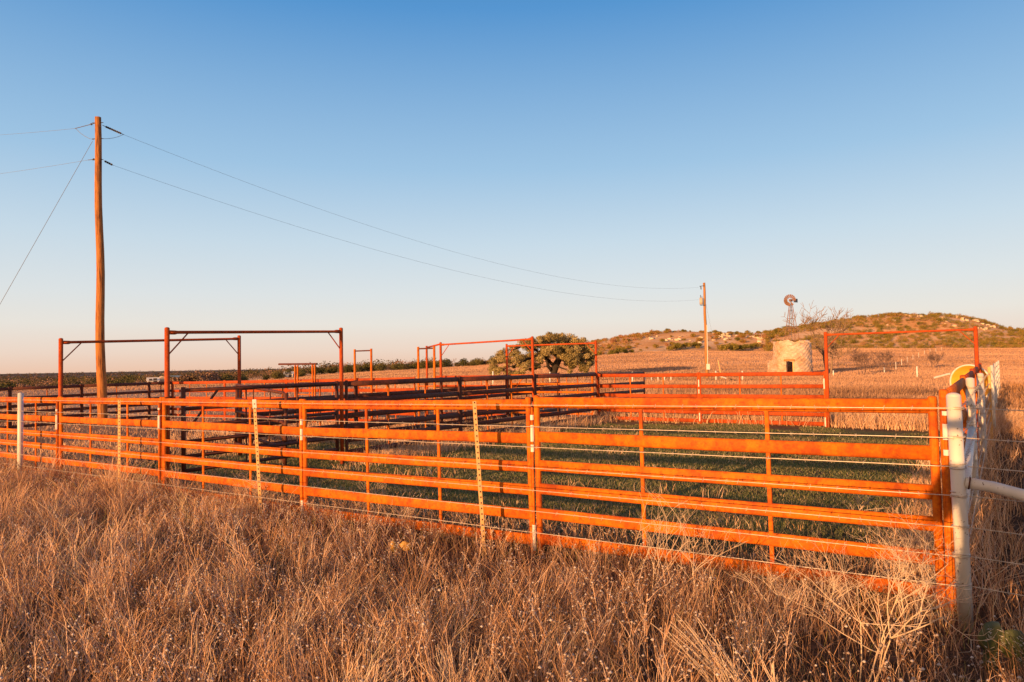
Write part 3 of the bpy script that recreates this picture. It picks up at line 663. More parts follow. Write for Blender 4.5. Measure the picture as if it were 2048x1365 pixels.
# ------------------------------------------------------------------ windmill
def windmill():
    b = at(1586, 752, 100); top = at(1590, 601, 100); zb = tz(b.x, b.y)
    t = thing('windmill', 'rusty ranch windmill rising behind the stone tank', 'windmill', (b.x, b.y, zb)); H = top.z - zb; Hp = H - .55
    leg = lambda sx, sy, h: Vector((sx * (1.25 - 1.10 * h / Hp), sy * (1.25 - 1.10 * h / Hp), h))
    for sx in (-1, 1):
        for sy in (-1, 1): MB().tube([leg(sx, sy, 0), leg(sx, sy, Hp)], .045, 4).build('leg', MILL, t)
    m = MB(); hs = [0, 2.2, 4.2, 5.9, 7.3, 8.5]
    for h in hs[1:]:
        c = [leg(a, b_, h) for a, b_ in ((-1, -1), (1, -1), (1, 1), (-1, 1))]
        for i in range(4): m.tube([c[i], c[(i + 1) % 4]], .022, 4)
    for h0, h1 in zip(hs[:-1], hs[1:]):
        for a, b_ in (((-1, -1), (1, -1)), ((1, -1), (1, 1)), ((1, 1), (-1, 1)), ((-1, 1), (-1, -1))): m.tube([leg(*a, h0), leg(*b_, h1)], .012, 4); m.tube([leg(*b_, h0), leg(*a, h1)], .012, 4)
    m.build('bracing', MILL, t)
    m = MB(); m.box((0, 0, H * .62), (.62, .62, .03)); m.build('platform', STEEL, t)
    MB().tube([(0, 0, 0), (0, 0, H)], .035, 6).build('pump_rod', STEEL, t)
    yaw = R_(-40); M = Matrix.Translation((0, 0, H)) @ Matrix.Rotation(yaw, 4, 'Z')
    MB().box((0, .05, 0), (.14, .35, .16), M).build('gearbox', MILL, t)
    wh = MB().tube([M @ Vector((0, -.42, 0)), M @ Vector((0, -.28, 0))], .1, 10).build('wheel_hub', MILL, t)
    Rw = .84
    for i in range(18):
        if i in (1, 2, 4): continue
        a = 2 * math.pi * i / 18; vs = []
        for r, w in ((.34, .055), (.58, .10), (Rw, .135)):
            for s in (-1, 0, 1): vs.append(Vector((r, .5 * w * s + (.03 if s == 0 else 0), s * w)))
        Mb = M @ Matrix.Translation((0, -.38, 0)) @ Matrix.Rotation(a, 4, 'Y')
        vv = [Mb @ v for v in vs] + [Mb @ (v + Vector((0, .012, 0))) for v in vs]; f = []
        for r in range(2):
            for c in range(2): q = r * 3 + c; f += [(q, q + 1, q + 4, q + 3), (q + 9, q + 12, q + 13, q + 10)]
        f += [(0, 9, 10, 1), (1, 10, 11, 2), (2, 11, 14, 5), (5, 14, 17, 8), (8, 17, 16, 7), (7, 16, 15, 6), (6, 15, 12, 3), (3, 12, 9, 0)]
        MB().add(vv, f).build('wheel_blade', MILL, wh)
    m = MB()
    for rr_ in (.38, .72):
        pts = [M @ Vector((rr_ * math.cos(k / 24 * 2 * math.pi), -.37, rr_ * math.sin(k / 24 * 2 * math.pi))) for k in range(25)]; m.tube(pts, .014, 4)
    for k in range(6): a = k * math.pi / 3; m.tube([M @ Vector((.05 * math.cos(a), -.37, .05 * math.sin(a))), M @ Vector((  .72 * math.cos(a), -.37, .72 * math.sin(a)))], .014, 4)
    m.build('wheel_rim', MILL, wh)
    m = MB(); Mt = M @ Matrix.Rotation(R_(-14), 4, 'Z'); m.tube([Mt @ Vector((0, .2, 0)), Mt @ Vector((0, 1.3, .02))], .03, 6); m.box((0, 1.25, .02), (.012, .5, .27), Mt); m.build('tail_vane', STEEL, t)
windmill()

# ------------------------------------------------------------------ yellow tub, pale pole, small posts
tb = at(1941, 757, 17.4)
t = thing('feed_tub', 'round mustard-yellow tub tipped on its side behind the right fence', 'tub', (tb.x, tb.y, tz(tb.x, tb.y) + 1.14))
nrm = (CAM - Vector((tb.x, tb.y, .9))).normalized() + Vector((-.9, -.2, -.35)); qd = nrm.to_track_quat('Z', 'Y'); t.rotation_mode = 'QUATERNION'; t.rotation_quaternion = qd
def lathe(prof, n=40):
    m = MB(); k = len(prof); vs = [(r * math.cos(2 * math.pi * j / n), r * math.sin(2 * math.pi * j / n), z) for r, z in prof for j in range(n)]
    fs = [(i * n + j, i * n + (j + 1) % n, (i + 1) * n + (j + 1) % n, (i + 1) * n + j) for i in range(k - 1) for j in range(n)]; m.add(vs, fs); return m
lathe([(.001, -.26), (.20, -.25), (.36, -.18), (.44, .0), (.455, .0), (.375, -.2), (.20, -.275), (.001, -.285)]).build('bowl', MUSTARD, t, True)
lathe([(.44, .0), (.445, .025), (.475, .02), (.475, -.02), (.455, -.02)]).build('rim', PALE, t, True)
qi = qd.inverted(); st0 = Vector((0, 0, -.27)); stp = MB().tube([st0, st0 + qi @ Vector((0, 0, -1.1))], .03, 8).build('stem', RUST, t)
pr = at(1899, 748, 19); pr2 = at(1869, 756, 19.5); o = MB().tube([pr, pr2], .028, 8).build('pale_pipe', PALE); tag(o, 'pale pipe slanting out from behind the yellow tub', 'pipe')
for i, (px, py0, py1, Y, lab) in enumerate(((1834.5, 734, 755, 62, 'short white post standing alone in the field left of the yellow tub'), (1769, 736, 752, 80, 'small pale post behind the bare bushes at right'),
    (986, 744, 762, 60, 'small pale post left of the oak'), (1100, 745, 760, 66, 'small pale post at the foot of the oak'), (1265, 745, 758, 62, 'small pale post in the field between oak and far pole'),
    (1485, 743, 758, 62, 'small pale post right of the far pole'), (1667, 742, 756, 72, 'pale stub between the bare trees'), (1432, 743, 757, 62, 'pale post of the low pipe corner near the far pole'))):
    b = at(px, py1, Y); tp = at(px, py0, Y); zb = tz(b.x, b.y); m = MB(); m.tube([(0, 0, -.1), (0, 0, tp.z - zb)], .062, 10); dome(m, (0, 0, tp.z - zb), .062, .05, 10, 3)
    o = m.build('field_post', PALE, None, True); o.location = (b.x, b.y, zb); tag(o, lab, 'post', 'small pale posts out in the field')
a = at(1378, 750, 62); b = at(1432, 750, 62); c = at(1452, 757, 60)
tag(MB().tube([a, b, c], .05, 8).build('pipe_rail', PALE), 'white pipe rail bent down to the ground by the far pole', 'pipe rail')
for i, px in enumerate((1290, 1303, 1316, 1329, 1342)):
    b = at(px, 757, 64); zb = tz(b.x, b.y); m = MB(); m.tube([(0, 0, -.1), (0, 0, .42)], .05, 8)
    o = m.build('pipe_stub', PALE); o.location = (b.x, b.y, zb); tag(o, 'low pale stub in the row left of the far pole', 'post', 'low pale stubs left of the far pole')
for i in range(9):                              # far wire fence running up the field
    px, py, Y = 1792 + i * 11.5, 738 - i * 2.6, 90 + i * 16
    b = at(px, py, Y); zb = tz(b.x, b.y); o = MB().tube([(0, 0, -.1), (0, 0, 1.05)], .035, 8).build('field_post', PALE); o.location = (b.x, b.y, zb)
    tag(o, 'tiny pale fence post in the line climbing the far field', 'post', 'tiny fence posts up the far field')
#@VEG
# ------------------------------------------------------------------ grass
def ribbons(root, h, az, lean, w, seg=3, curl=1.6, taper=.75, kink=None):
    """blades as ribbons: root (N,3), heights, lean azimuth, lean (fraction of height), width"""
    N = len(root); t = np.linspace(0, 1, seg + 1)
    zz = np.sqrt(np.clip(1 - (lean[:, None] * t ** 1.0) ** 2 * .55, .1, 1)) * t
    off = lean[:, None] * h[:, None] * t ** curl
    pos = np.empty((N, seg + 1, 3)); pos[..., 0] = root[:, None, 0] + np.sin(az)[:, None] * off
    pos[..., 1] = root[:, None, 1] + np.cos(az)[:, None] * off; pos[..., 2] = root[:, None, 2] + h[:, None] * zz
    if kink is not None: pos[:, 1:, :2] += rng.normal(0, 1, (N, seg, 2)) * (kink * h)[:, None, None] * t[None, 1:, None]
    wa = rng.uniform(0, math.pi, N); ww = w[:, None] * (1 - taper * t)
    d = np.stack([np.cos(wa), np.sin(wa), np.zeros(N)], -1)[:, None, :] * ww[..., None] * .5
    v = np.stack([pos - d, pos + d], 2).reshape(-1, 3)
    b = (np.arange(N) * (seg + 1) * 2)[:, None] + (np.arange(seg) * 2)[None]
    f = np.stack([b, b + 1, b + 3, b + 2], -1).reshape(-1, 4)
    return v, f, pos[:, -1]
class Acc:
    def __init__(s): s.v = []; s.f = []; s.t = []; s.n = 0
    def add(s, v, f, tint):
        s.v.append(v); s.f.append(f + s.n); s.t.append(tint); s.n += len(v)
    def build(s, name, mat): return np_mesh(name, np.vstack(s.v), np.vstack(s.f), mat, np.concatenate(s.t))
def onground(x, y, dz=0): return np.stack([x, y, terr(x, y) + dz], -1)
def sq(x, y):
    dx, dy = x - Cn.x, y - Cn.y; return dx * U.x + dy * U.y, dx * V.x + dy * V.y
def vnoise(x, y, s, seed=0):
    r = np.random.default_rng(seed); o = 0
    for i in range(5):
        a = r.uniform(0, 6.28); f = s * (1.0 + i * .7); o = o + np.sin((x * math.cos(a) + y * math.sin(a)) * f + r.uniform(0, 6.28) + 1.5 * np.sin((x * math.sin(a) - y * math.cos(a)) * f * .6)) / (1 + .4 * i)
    return o / 2.6

# foreground and fence-line bunch grass
def foreground():
    A = Acc(); tips = []
    def area(n, x0, x1, y0, y1, keep):
        x = rng.uniform(x0, x1, n); y = rng.uniform(y0, y1, n); k = keep(x, y); return x[k], y[k]
    def wedge(x, y, m=1.2): return np.abs(x) < np.maximum(y, 0) * .80 + m
    def road(x, y):
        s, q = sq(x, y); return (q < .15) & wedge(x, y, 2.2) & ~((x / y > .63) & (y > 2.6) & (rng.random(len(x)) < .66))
    # bunches of long stems
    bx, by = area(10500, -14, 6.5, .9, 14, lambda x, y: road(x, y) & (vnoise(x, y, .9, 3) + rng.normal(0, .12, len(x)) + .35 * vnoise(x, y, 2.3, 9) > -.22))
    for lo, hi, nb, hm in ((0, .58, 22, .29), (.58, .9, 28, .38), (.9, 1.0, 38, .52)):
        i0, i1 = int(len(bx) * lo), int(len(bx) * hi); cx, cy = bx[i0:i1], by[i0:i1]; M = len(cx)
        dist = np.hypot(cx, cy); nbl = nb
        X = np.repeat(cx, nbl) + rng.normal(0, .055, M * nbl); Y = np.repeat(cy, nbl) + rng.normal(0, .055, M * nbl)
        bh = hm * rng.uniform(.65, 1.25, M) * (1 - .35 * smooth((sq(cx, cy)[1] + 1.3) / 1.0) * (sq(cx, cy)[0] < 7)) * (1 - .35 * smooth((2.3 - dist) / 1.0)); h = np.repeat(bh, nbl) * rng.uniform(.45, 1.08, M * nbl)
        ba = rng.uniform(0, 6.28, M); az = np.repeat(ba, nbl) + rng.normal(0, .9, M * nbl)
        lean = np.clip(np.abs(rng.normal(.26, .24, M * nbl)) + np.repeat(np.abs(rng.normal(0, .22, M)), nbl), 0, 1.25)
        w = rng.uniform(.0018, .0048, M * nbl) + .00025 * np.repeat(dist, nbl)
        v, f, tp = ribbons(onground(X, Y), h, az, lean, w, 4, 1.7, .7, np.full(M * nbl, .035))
        base = np.repeat(np.clip(rng.normal(np.where((cx / cy > .63) & (cy > 2.6), .20, .46), .24, M), 0, .94), nbl); tint = np.clip(base + rng.normal(0, .20, M * nbl), 0, .97)  # stems right of the corner post tinted darker to deepen the figure's shadow
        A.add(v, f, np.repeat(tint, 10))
    # tangled short filler
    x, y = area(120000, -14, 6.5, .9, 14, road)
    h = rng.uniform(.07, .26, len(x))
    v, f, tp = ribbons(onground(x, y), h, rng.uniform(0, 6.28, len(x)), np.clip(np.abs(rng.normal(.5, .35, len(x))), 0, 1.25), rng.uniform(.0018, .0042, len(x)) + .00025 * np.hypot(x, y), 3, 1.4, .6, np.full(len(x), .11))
    A.add(v, f, np.repeat(np.where(rng.random(len(x)) < .07, 1.0, np.clip(rng.normal(np.where((x / y > .63) & (y > 2), .10, .30), .22, len(x)), 0, .97)), 8))  # filler right of the corner post darkened likewise, shade painted into the tint
    # beside and behind the camera, thinner (their shade matters)
    x, y = area(60000, -16, 12, -6, 5, lambda x, y: ~wedge(x, y, 2.0) & (np.hypot(x, y) > 1.1) & (sq(x, y)[1] < .5))
    h = rng.uniform(.2, .6, len(x)); v, f, tp = ribbons(onground(x, y), h, rng.uniform(0, 6.28, len(x)), np.abs(rng.normal(.25, .2, len(x))), np.full(len(x), .009), 2, 1.6, .7)
    A.add(v, f, np.repeat(np.clip(rng.normal(.5, .2, len(x)), 0, 1), 6))
    # behind the front fence: a loose strip of taller dry stems, and along the inner edges of the pen
    def strip(n, s0, s1, q0, q1, hm, sd, lo=.55):
        cs = rng.uniform(s0, s1, n); cq = q0 + (q1 - q0) * rng.random(n) ** 1.4
        cx = Cn.x + U.x * cs + V.x * cq; cy = Cn.y + U.y * cs + V.y * cq; nb = 18
        X = np.repeat(cx, nb) + rng.normal(0, .17, n * nb); Y = np.repeat(cy, nb) + rng.normal(0, .17, n * nb); d = np.hypot(X, Y)
        h = np.repeat(hm * rng.uniform(.5, 1.2, n), nb) * rng.uniform(.5, 1.05, n * nb)
        v, f, tp = ribbons(onground(X, Y), h, rng.uniform(0, 6.28, n * nb), np.abs(rng.normal(.5, .35, n * nb)), rng.uniform(.0025, .0045, n * nb) + .00045 * d, 3, 1.6, .7, np.full(n * nb, .06))
        A.add(v, f, np.repeat(np.clip(rng.normal(lo, .2, n * nb), 0, .95), 8))
    strip(320, -.1, 17, .02, .7, .27, 1); strip(75, -.1, 14, .8, 3.5, .20, 1); strip(50, 0, 14, 4, 14, .12, 1)
    strip(1500, -4.0, 10.3, 14.2, 17.5, .48, 2); strip(330, 9.4, 10.3, 3.8, 14.5, .32, 3); strip(300, -.2, .5, .3, 14.5, .42, 4)
    strip(300, 10.2, 14.5, 6.0, 14.5, .22, 5); strip(420, -3.2, -.25, -.5, 20, .30, 6, .25); strip(700, 13.2, 20, .2, 12, .20, 7)
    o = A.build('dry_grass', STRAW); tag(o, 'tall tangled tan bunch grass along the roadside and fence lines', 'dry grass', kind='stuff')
foreground()

def green_turf():
    A = Acc(); n = 330000
    s = rng.uniform(-.3, 14.2, n); q = .1 + 14.6 * rng.random(n) ** 1.35
    x = Cn.x + U.x * s + V.x * q; y = Cn.y + U.y * s + V.y * q
    kp = (q < 13.4 + 1.3 * vnoise(x, y, 1.1, 13)) & (s > .1 + .3 * vnoise(x, y, 1.4, 15)) & (vnoise(x, y, 1.7, 14) + rng.normal(0, .35, n) < .85); x, y, s, q = x[kp], y[kp], s[kp], q[kp]; n = len(x); d = np.hypot(x, y)
    pat = vnoise(x, y, .8, 11) + .6 * vnoise(x, y, 2.6, 12)
    h = rng.uniform(.02, .055, n) * (1 + .3 * pat); w = .004 + .0007 * d
    v, f, tp = ribbons(onground(x, y), h, rng.uniform(0, 6.28, n), np.clip(np.abs(rng.normal(.9, .4, n)), 0, 1.3), w, 2, 1.3, .75)
    dry = np.clip(.40 + .25 * pat, 0, 1); alley = smooth((s - 10.3) / 1.0) * smooth((q - 4) / 4)
    tint = np.where(rng.random(n) < .20 + .40 * np.clip(pat, 0, 1) + .40 * alley, rng.uniform(.66, 1, n), np.clip(rng.normal(.42, .18, n), 0, .7))
    A.add(v, f, np.repeat(tint, 6))
    o = A.build('green_grass', GREEN); tag(o, 'short green turf with dry patches inside the pen', 'grass', kind='stuff')
green_turf()

def field():
    A = Acc(); n = 76000
    u = rng.random(n); p = .6; r = (11 ** p + u * (470 ** p - 11 ** p)) ** (1 / p); a = rng.uniform(-.80, .80, n)
    x, y = np.sin(a) * r, np.cos(a) * r; s, q = sq(x, y)
    ky = x / y; hillz = (y > 322); rocky = hillz & (vnoise(x, y, .07, 61) > -.35)
    inpen = (q > -.3) & (q < 17.5) & (s > -3.9) & (s < 14.4); road = q < .1
    alley2 = (q > 0) & (q < 22) & (s > 10) & (s < 30)
    yard = (y > 26) & (x < -6 - (y - 26) * .16) & (y < 120) & (vnoise(x, y, .06, 5) > -.1)     # bare worn ground at the left
    keep = ~inpen & ~road & ~rocky & ~(hillz & (ky < -.08)) & (rng.random(n) < np.where(alley2 | yard, .30, 1.0)) & ~((np.abs(x + 38 + (y - 60) * -.35) < 3.2) & (y > 40) & (y < 90) & (x < -8))
    x, y, r = x[keep], y[keep], r[keep]; short = (alley2 | yard)[keep]; n = len(x); nb = 20; s_k, q_k = sq(x, y); rough = (s_k < -.4) & (s_k > -9) & (q_k < 45)
    X = np.repeat(x, nb) + rng.normal(0, 1, n * nb) * np.repeat(.07 + r * .0115, nb); Y = np.repeat(y, nb) + rng.normal(0, 1, n * nb) * np.repeat(.07 + r * .0115, nb); R2 = np.repeat(r, nb)
    hm = (.34 + .14 * vnoise(x, y, .25, 21)) * (1 - .45 * smooth((r - 28) / 50)); hm = np.where(short, .09, hm); hm = np.where(rough, .30 + .18 * vnoise(x, y, 1.0, 34), hm)
    h = np.repeat(np.clip(hm, .1, .8), nb) * rng.uniform(.5, 1.15, n * nb)
    v, f, tp = ribbons(onground(X, Y), h, rng.uniform(0, 6.28, n * nb), np.abs(rng.normal(.75, .45, n * nb)).clip(0, 1.3), .004 + R2 * .00055, 1, 1.0, .6)
    base = .46 + .26 * vnoise(x, y, .09, 31) + .22 * vnoise(x, y, .5, 32); base = np.where(rough, .18 + .30 * vnoise(x, y, 1.1, 33), base); base = np.where(rough & (rng.random(n) < .3), 1.0, base)
    A.add(v, f, np.repeat(np.clip(np.repeat(base, nb) + rng.normal(0, .07, n * nb), 0, 1), 4))
    o = A.build('field_grass', FIELDG); tag(o, 'dry pinkish tan pasture grass covering the fields', 'pasture grass', kind='stuff')
field()

# ------------------------------------------------------------------ branching dead weeds
def weed_paths(h, spread, depth, k, out, p, d, L, r, heads, droop=0):
    q = p.copy(); pts = [q.copy()]; rs = [r]; n = 4
    for i in range(n):
        d = (d + Vector((random.gauss(0, .10), random.gauss(0, .10), random.gauss(.02, .05) - droop))).normalized(); q = q + d * (L / n); pts.append(q.copy()); rs.append(r * (1 - .35 * (i + 1) / n))
    out.append((pts, rs))
    if depth == 0: heads.append(q.copy()); return
    for i in range(k):
        i0 = random.choice((2, 3, 4, 4)); e = pts[i0]
        x = Vector((random.gauss(0, 1), random.gauss(0, 1), random.gauss(.25, .4))).normalized()
        weed_paths(h, spread, depth - 1, k, out, e, (d * (1 - spread) + x * spread).normalized(), L * random.uniform(.5, .8), r * .58, heads, droop)
def big_weed(px, py, Y, h, lean, label, depth=3, k=3, spread=.55, stems=3, r=.0042):
    b = at(px, py, Y); out = []; heads = []
    for i in range(stems):
        d = Vector((lean + random.gauss(0, .28), random.gauss(-.05, .25), 1)).normalized()
        weed_paths(h, spread, depth, k, out, Vector((random.gauss(0, .02), random.gauss(0, .02), -.03)), d, h * random.uniform(.4, .55), r * random.uniform(.8, 1.1), heads)
    m = MB()
    for pts, rs in out: m.tube(pts, rs, 4, cap=False)
    o = m.build('dead_weed', WEEDM); o.location = (b.x, b.y, tz(b.x, b.y)); return tag(o, label, 'dead weed', 'bare branching weeds by the fence')
WEEDM = noisy('weed_stem', [(.3, (.56, .42, .29)), (.7, (.74, .59, .43))], 9, .85, 0, 0)
random.seed(21)
big_weed(1296, 1185, 5.25, .86, .12, 'pale forked dead weed standing before the widest panel, near its left upright', 3, 3, .42, 4, .0055)
big_weed(1405, 1200, 5.0, .70, .05, 'pale dead weed with curling tips right of the forked weed', 3, 3, .5, 3, .0045)
big_weed(1730, 1290, 3.9, .85, .45, 'large sprawling dead weed leaning toward the white corner post', 4, 3, .5, 4, .0058)
big_weed(1820, 1215, 4.45, .78, .10, 'dense twiggy dead weed right in front of the red corner posts', 4, 3, .6, 4, .0045)
big_weed(1660, 1190, 4.75, .62, .1, 'thin dead weed before the lower right of the widest panel', 3, 3, .55, 4, .0042)
big_weed(1540, 1230, 4.7, .55, .05, 'small flat-topped dead weed below the widest panel', 3, 3, .6, 3, .004)
big_weed(515, 985, 9.2, .62, .0, 'whitish dead weed thicket at the foot of the pale-topped T-post fence run', 4, 3, .65, 5, .005)
big_weed(1950, 1210, 4.9, .75, .5, 'dim dead weed in the shade right of the white corner post', 3, 3, .55, 3, .004)
big_weed(1075, 905, 13.0, .75, .0, 'reddish dead weed at the left edge of the pen grass', 4, 3, .55, 5, .006)
big_weed(1720, 985, 7.2, .60, .0, 'bare dead weed standing in the green turf behind the widest panel', 3, 3, .5, 4, .004)
big_weed(755, 960, 8.9, .60, -.2, 'slanting dead weed behind the middle front panel', 3, 3, .4, 4, .004)

def stalk_fan(px, py, Y, h, lean, n, label, seed):
    random.seed(seed); b = at(px, py, Y); m = MB()
    for i in range(n):
        a = Vector((random.gauss(0, .05), random.gauss(0, .05), -.03)); dx = lean + random.gauss(0, .16); dy = random.gauss(0, .12); L = h * random.uniform(.6, 1.05); pts = []
        for k in range(7):
            t = k / 6; pts.append(a + Vector((dx * L * t ** 1.35 + random.gauss(0, .003), dy * L * t ** 1.3, L * t * (1 - .12 * t))))
        m.tube(pts, [.0042 * (1 - .6 * k / 6) for k in range(7)], 4, cap=False)
        if random.random() < .5:
            q = pts[4]; m.tube([q, q + Vector((random.gauss(0, .05), random.gauss(0, .05), .07))], [.002, .001], 3, cap=False)
    o = m.build('grass_stalks', WEEDM); o.location = (b.x, b.y, tz(b.x, b.y)); return tag(o, label, 'grass clump', 'fans of long pale stalks')
stalk_fan(1478, 1365, 3.62, .62, -.42, 34, 'fan of long pale stalks leaning left in front of the widest panel', 31)
stalk_fan(1600, 1400, 3.3, .50, -.25, 22, 'shorter pale stalk clump at the bottom edge below the forked weed', 32)
stalk_fan(720, 1365, 3.6, .45, .10, 26, 'pale upright stalk clump at the bottom left of centre', 33)
stalk_fan(905, 1330, 3.8, .42, -.1, 22, 'pale stalk clump at the bottom centre of the photo', 34)
stalk_fan(560, 1260, 4.4, .45, .2, 20, 'pale stalk clump right of the dark grass patch at lower left', 35)

def small_weeds():
    A = Acc(); H = Acc()
    oct_v = np.array([(1, 0, 0), (-1, 0, 0), (0, 1, 0), (0, -1, 0), (0, 0, 1), (0, 0, -1)], float)
    oct_f = np.array([(0, 2, 4), (2, 1, 4), (1, 3, 4), (3, 0, 4), (2, 0, 5), (1, 2, 5), (3, 1, 5), (0, 3, 5)])
    n = 13000; x = rng.uniform(-12, 6.5, n); y = rng.uniform(1.0, 13.5, n); s, q = sq(x, y)
    k = ((q < .9) & (np.abs(x) < y * .80 + .8) & (vnoise(x, y, .7, 41) + rng.normal(0, .5, n) > -.1)); x, y = x[k], y[k]; n = len(x); d0 = np.hypot(x, y)
    hv = []
    h = rng.uniform(.14, .50, n) * (1 - .3 * smooth((sq(x, y)[1] + 1.2) / 1.0)) * (.75 + .35 * vnoise(x, y, .6, 44)); az = rng.uniform(0, 6.28, n); lean = np.abs(rng.normal(.15, .14, n))
    v, f, tp = ribbons(onground(x, y), h, az, lean, .0026 + .0004 * d0, 3, 1.5, .5, np.full(n, .03)); A.add(v, f, np.repeat(rng.random(n), 8)); hv.append(tp)
    for lv in range(11):                                # side twigs from points up the stem
        fr = rng.uniform(.4, .92, n); root = onground(x, y); root[:, 0] += np.sin(az) * lean * h * fr ** 1.5; root[:, 1] += np.cos(az) * lean * h * fr ** 1.5; root[:, 2] += h * fr * .96
        hh = h * rng.uniform(.15, .42, n); v, f, tp = ribbons(root, hh, rng.uniform(0, 6.28, n), rng.uniform(.3, .95, n),   .0017 + .0003 * d0, 2, 1.1, .5, np.full(n, .04)); A.add(v, f, np.repeat(rng.random(n), 6)); hv.append(tp)
    o = A.build('dead_weeds', WEED); tag(o, 'thin dead weed stems standing among the roadside grass', 'weeds', kind='stuff')
    c = np.vstack(hv); k = rng.random(len(c)) < .55; c = c[k]; n = len(c); r = rng.uniform(.0045, .012, n)
    vv = (c[:, None, :] + oct_v[None] * r[:, None, None] * np.array([1, 1, .8])).reshape(-1, 3); ff = (oct_f[None] + (np.arange(n) * 6)[:, None, None]).reshape(-1, 3)
    o = np_mesh('seed_heads', vv, ff, HEADS, np.repeat(rng.random(n), 6)); tag(o, 'small whitish dry seed heads on the weeds', 'seed heads', kind='stuff')
small_weeds()

# ------------------------------------------------------------------ prickly pear
def pear(px, py, Y, pads, mat, label, s=1.0):
    b = at(px, py, Y); t = thing('prickly_pear', label, 'cactus', (b.x, b.y, tz(b.x, b.y)), group='prickly pears in the grass')
    for (x, y, z, w, h, rz, tl) in pads:
        m = MB(); n, k = 14, 7; vs = []; fs = []
        M = Matrix.Translation((x, y, z)) @ Matrix.Rotation(rz, 4, 'Z') @ Matrix.Rotation(tl, 4, 'Y')
        for i in range(k + 1):
            ph = math.pi * i / k
            for j in range(n):
                th = 2 * math.pi * j / n; rr = math.sin(ph) * (1 - .12 * math.cos(ph))
                vs.append(M @ Vector((w * rr * math.cos(th) * (1 + .16 * math.sin(5 * ph + 3 * x * 20)), .018 * rr * math.sin(th), h * (1 - math.cos(ph)) / 1)))
        for i in range(k):
            for j in range(n): fs.append((i * n + j, i * n + (j + 1) % n, (i + 1) * n + (j + 1) % n, (i + 1) * n + j))
        m.add(vs, fs); p = m.build('pad', mat, t, True)
        sp = MB()
        for i in range(26):
            a, c = random.uniform(0, 6.28), math.sqrt(random.random()) * .85; q = Vector((w * c * math.cos(a), -.017, h + h * c * math.sin(a))); sp.tube([M @ q, M @ (q + Vector((random.gauss(0, .006), -.018, random.gauss(0, .006))))], .0011, 3)
        sp.build('spines', PALE, p)
pear(803, 1128, 6.2, [(.02, 0, .235, .056, .040, .3, .5), (-.065, .02, .215, .032, .052, .9, -.15)], CACTUS_Y, 'pair of yellow prickly pear pads in the grass below the middle panel')
pear(1983, 1300, 4.05, [(0, 0, .10, .10, .095, .3, .05), (.03, .05, -.02, .09, .08, .5, 0)], CACTUS, 'dull green prickly pear beside the foot of the white corner post')
pear(2030, 1310, 4.05, [(0, 0, .07, .088, .085, -.2, -.08), (.05, .05, -.02, .09, .07, .5, 0)], CACTUS, 'dull green prickly pear at the right edge of the photo')

# ------------------------------------------------------------------ leaves, bushes and trees
def leaf_cloud(cent, rad, n, size, flat=.75, tintc=.5, tints=.2, shell=.55):
    """n leaf-sized quads spread through ellipsoids (centres, radii)"""
    m = len(cent); ii = rng.integers(0, m, n); d = rng.normal(0, 1, (n, 3)); d /= np.linalg.norm(d, axis=1)[:, None]
    rr = (shell + (1 - shell) * rng.random(n)) * np.where(rng.random(n) < .25, rng.random(n), 1)
    c = cent[ii] + d * rr[:, None] * rad[ii][:, None] * np.array([1, 1, flat])
    nrm = d + rng.normal(0, .7, (n, 3)); nrm /= np.linalg.norm(nrm, axis=1)[:, None]
    a = np.cross(nrm, rng.normal(0, 1, (n, 3))); a /= np.linalg.norm(a, axis=1)[:, None]; b = np.cross(nrm, a)
    s = size * rng.uniform(.6, 1.3, n)[:, None]; a = a * s; b = b * s * .6
    v = np.stack([c - a, c - b * 1.0, c + a, c + b], 1).reshape(-1, 3); f = np.arange(n * 4).reshape(-1, 4)
    ct = np.clip(rng.normal(tintc, tints, m), 0, 1); return v, f, np.repeat(np.clip(ct[ii] + rng.normal(0, .10, n), 0, 1), 4)

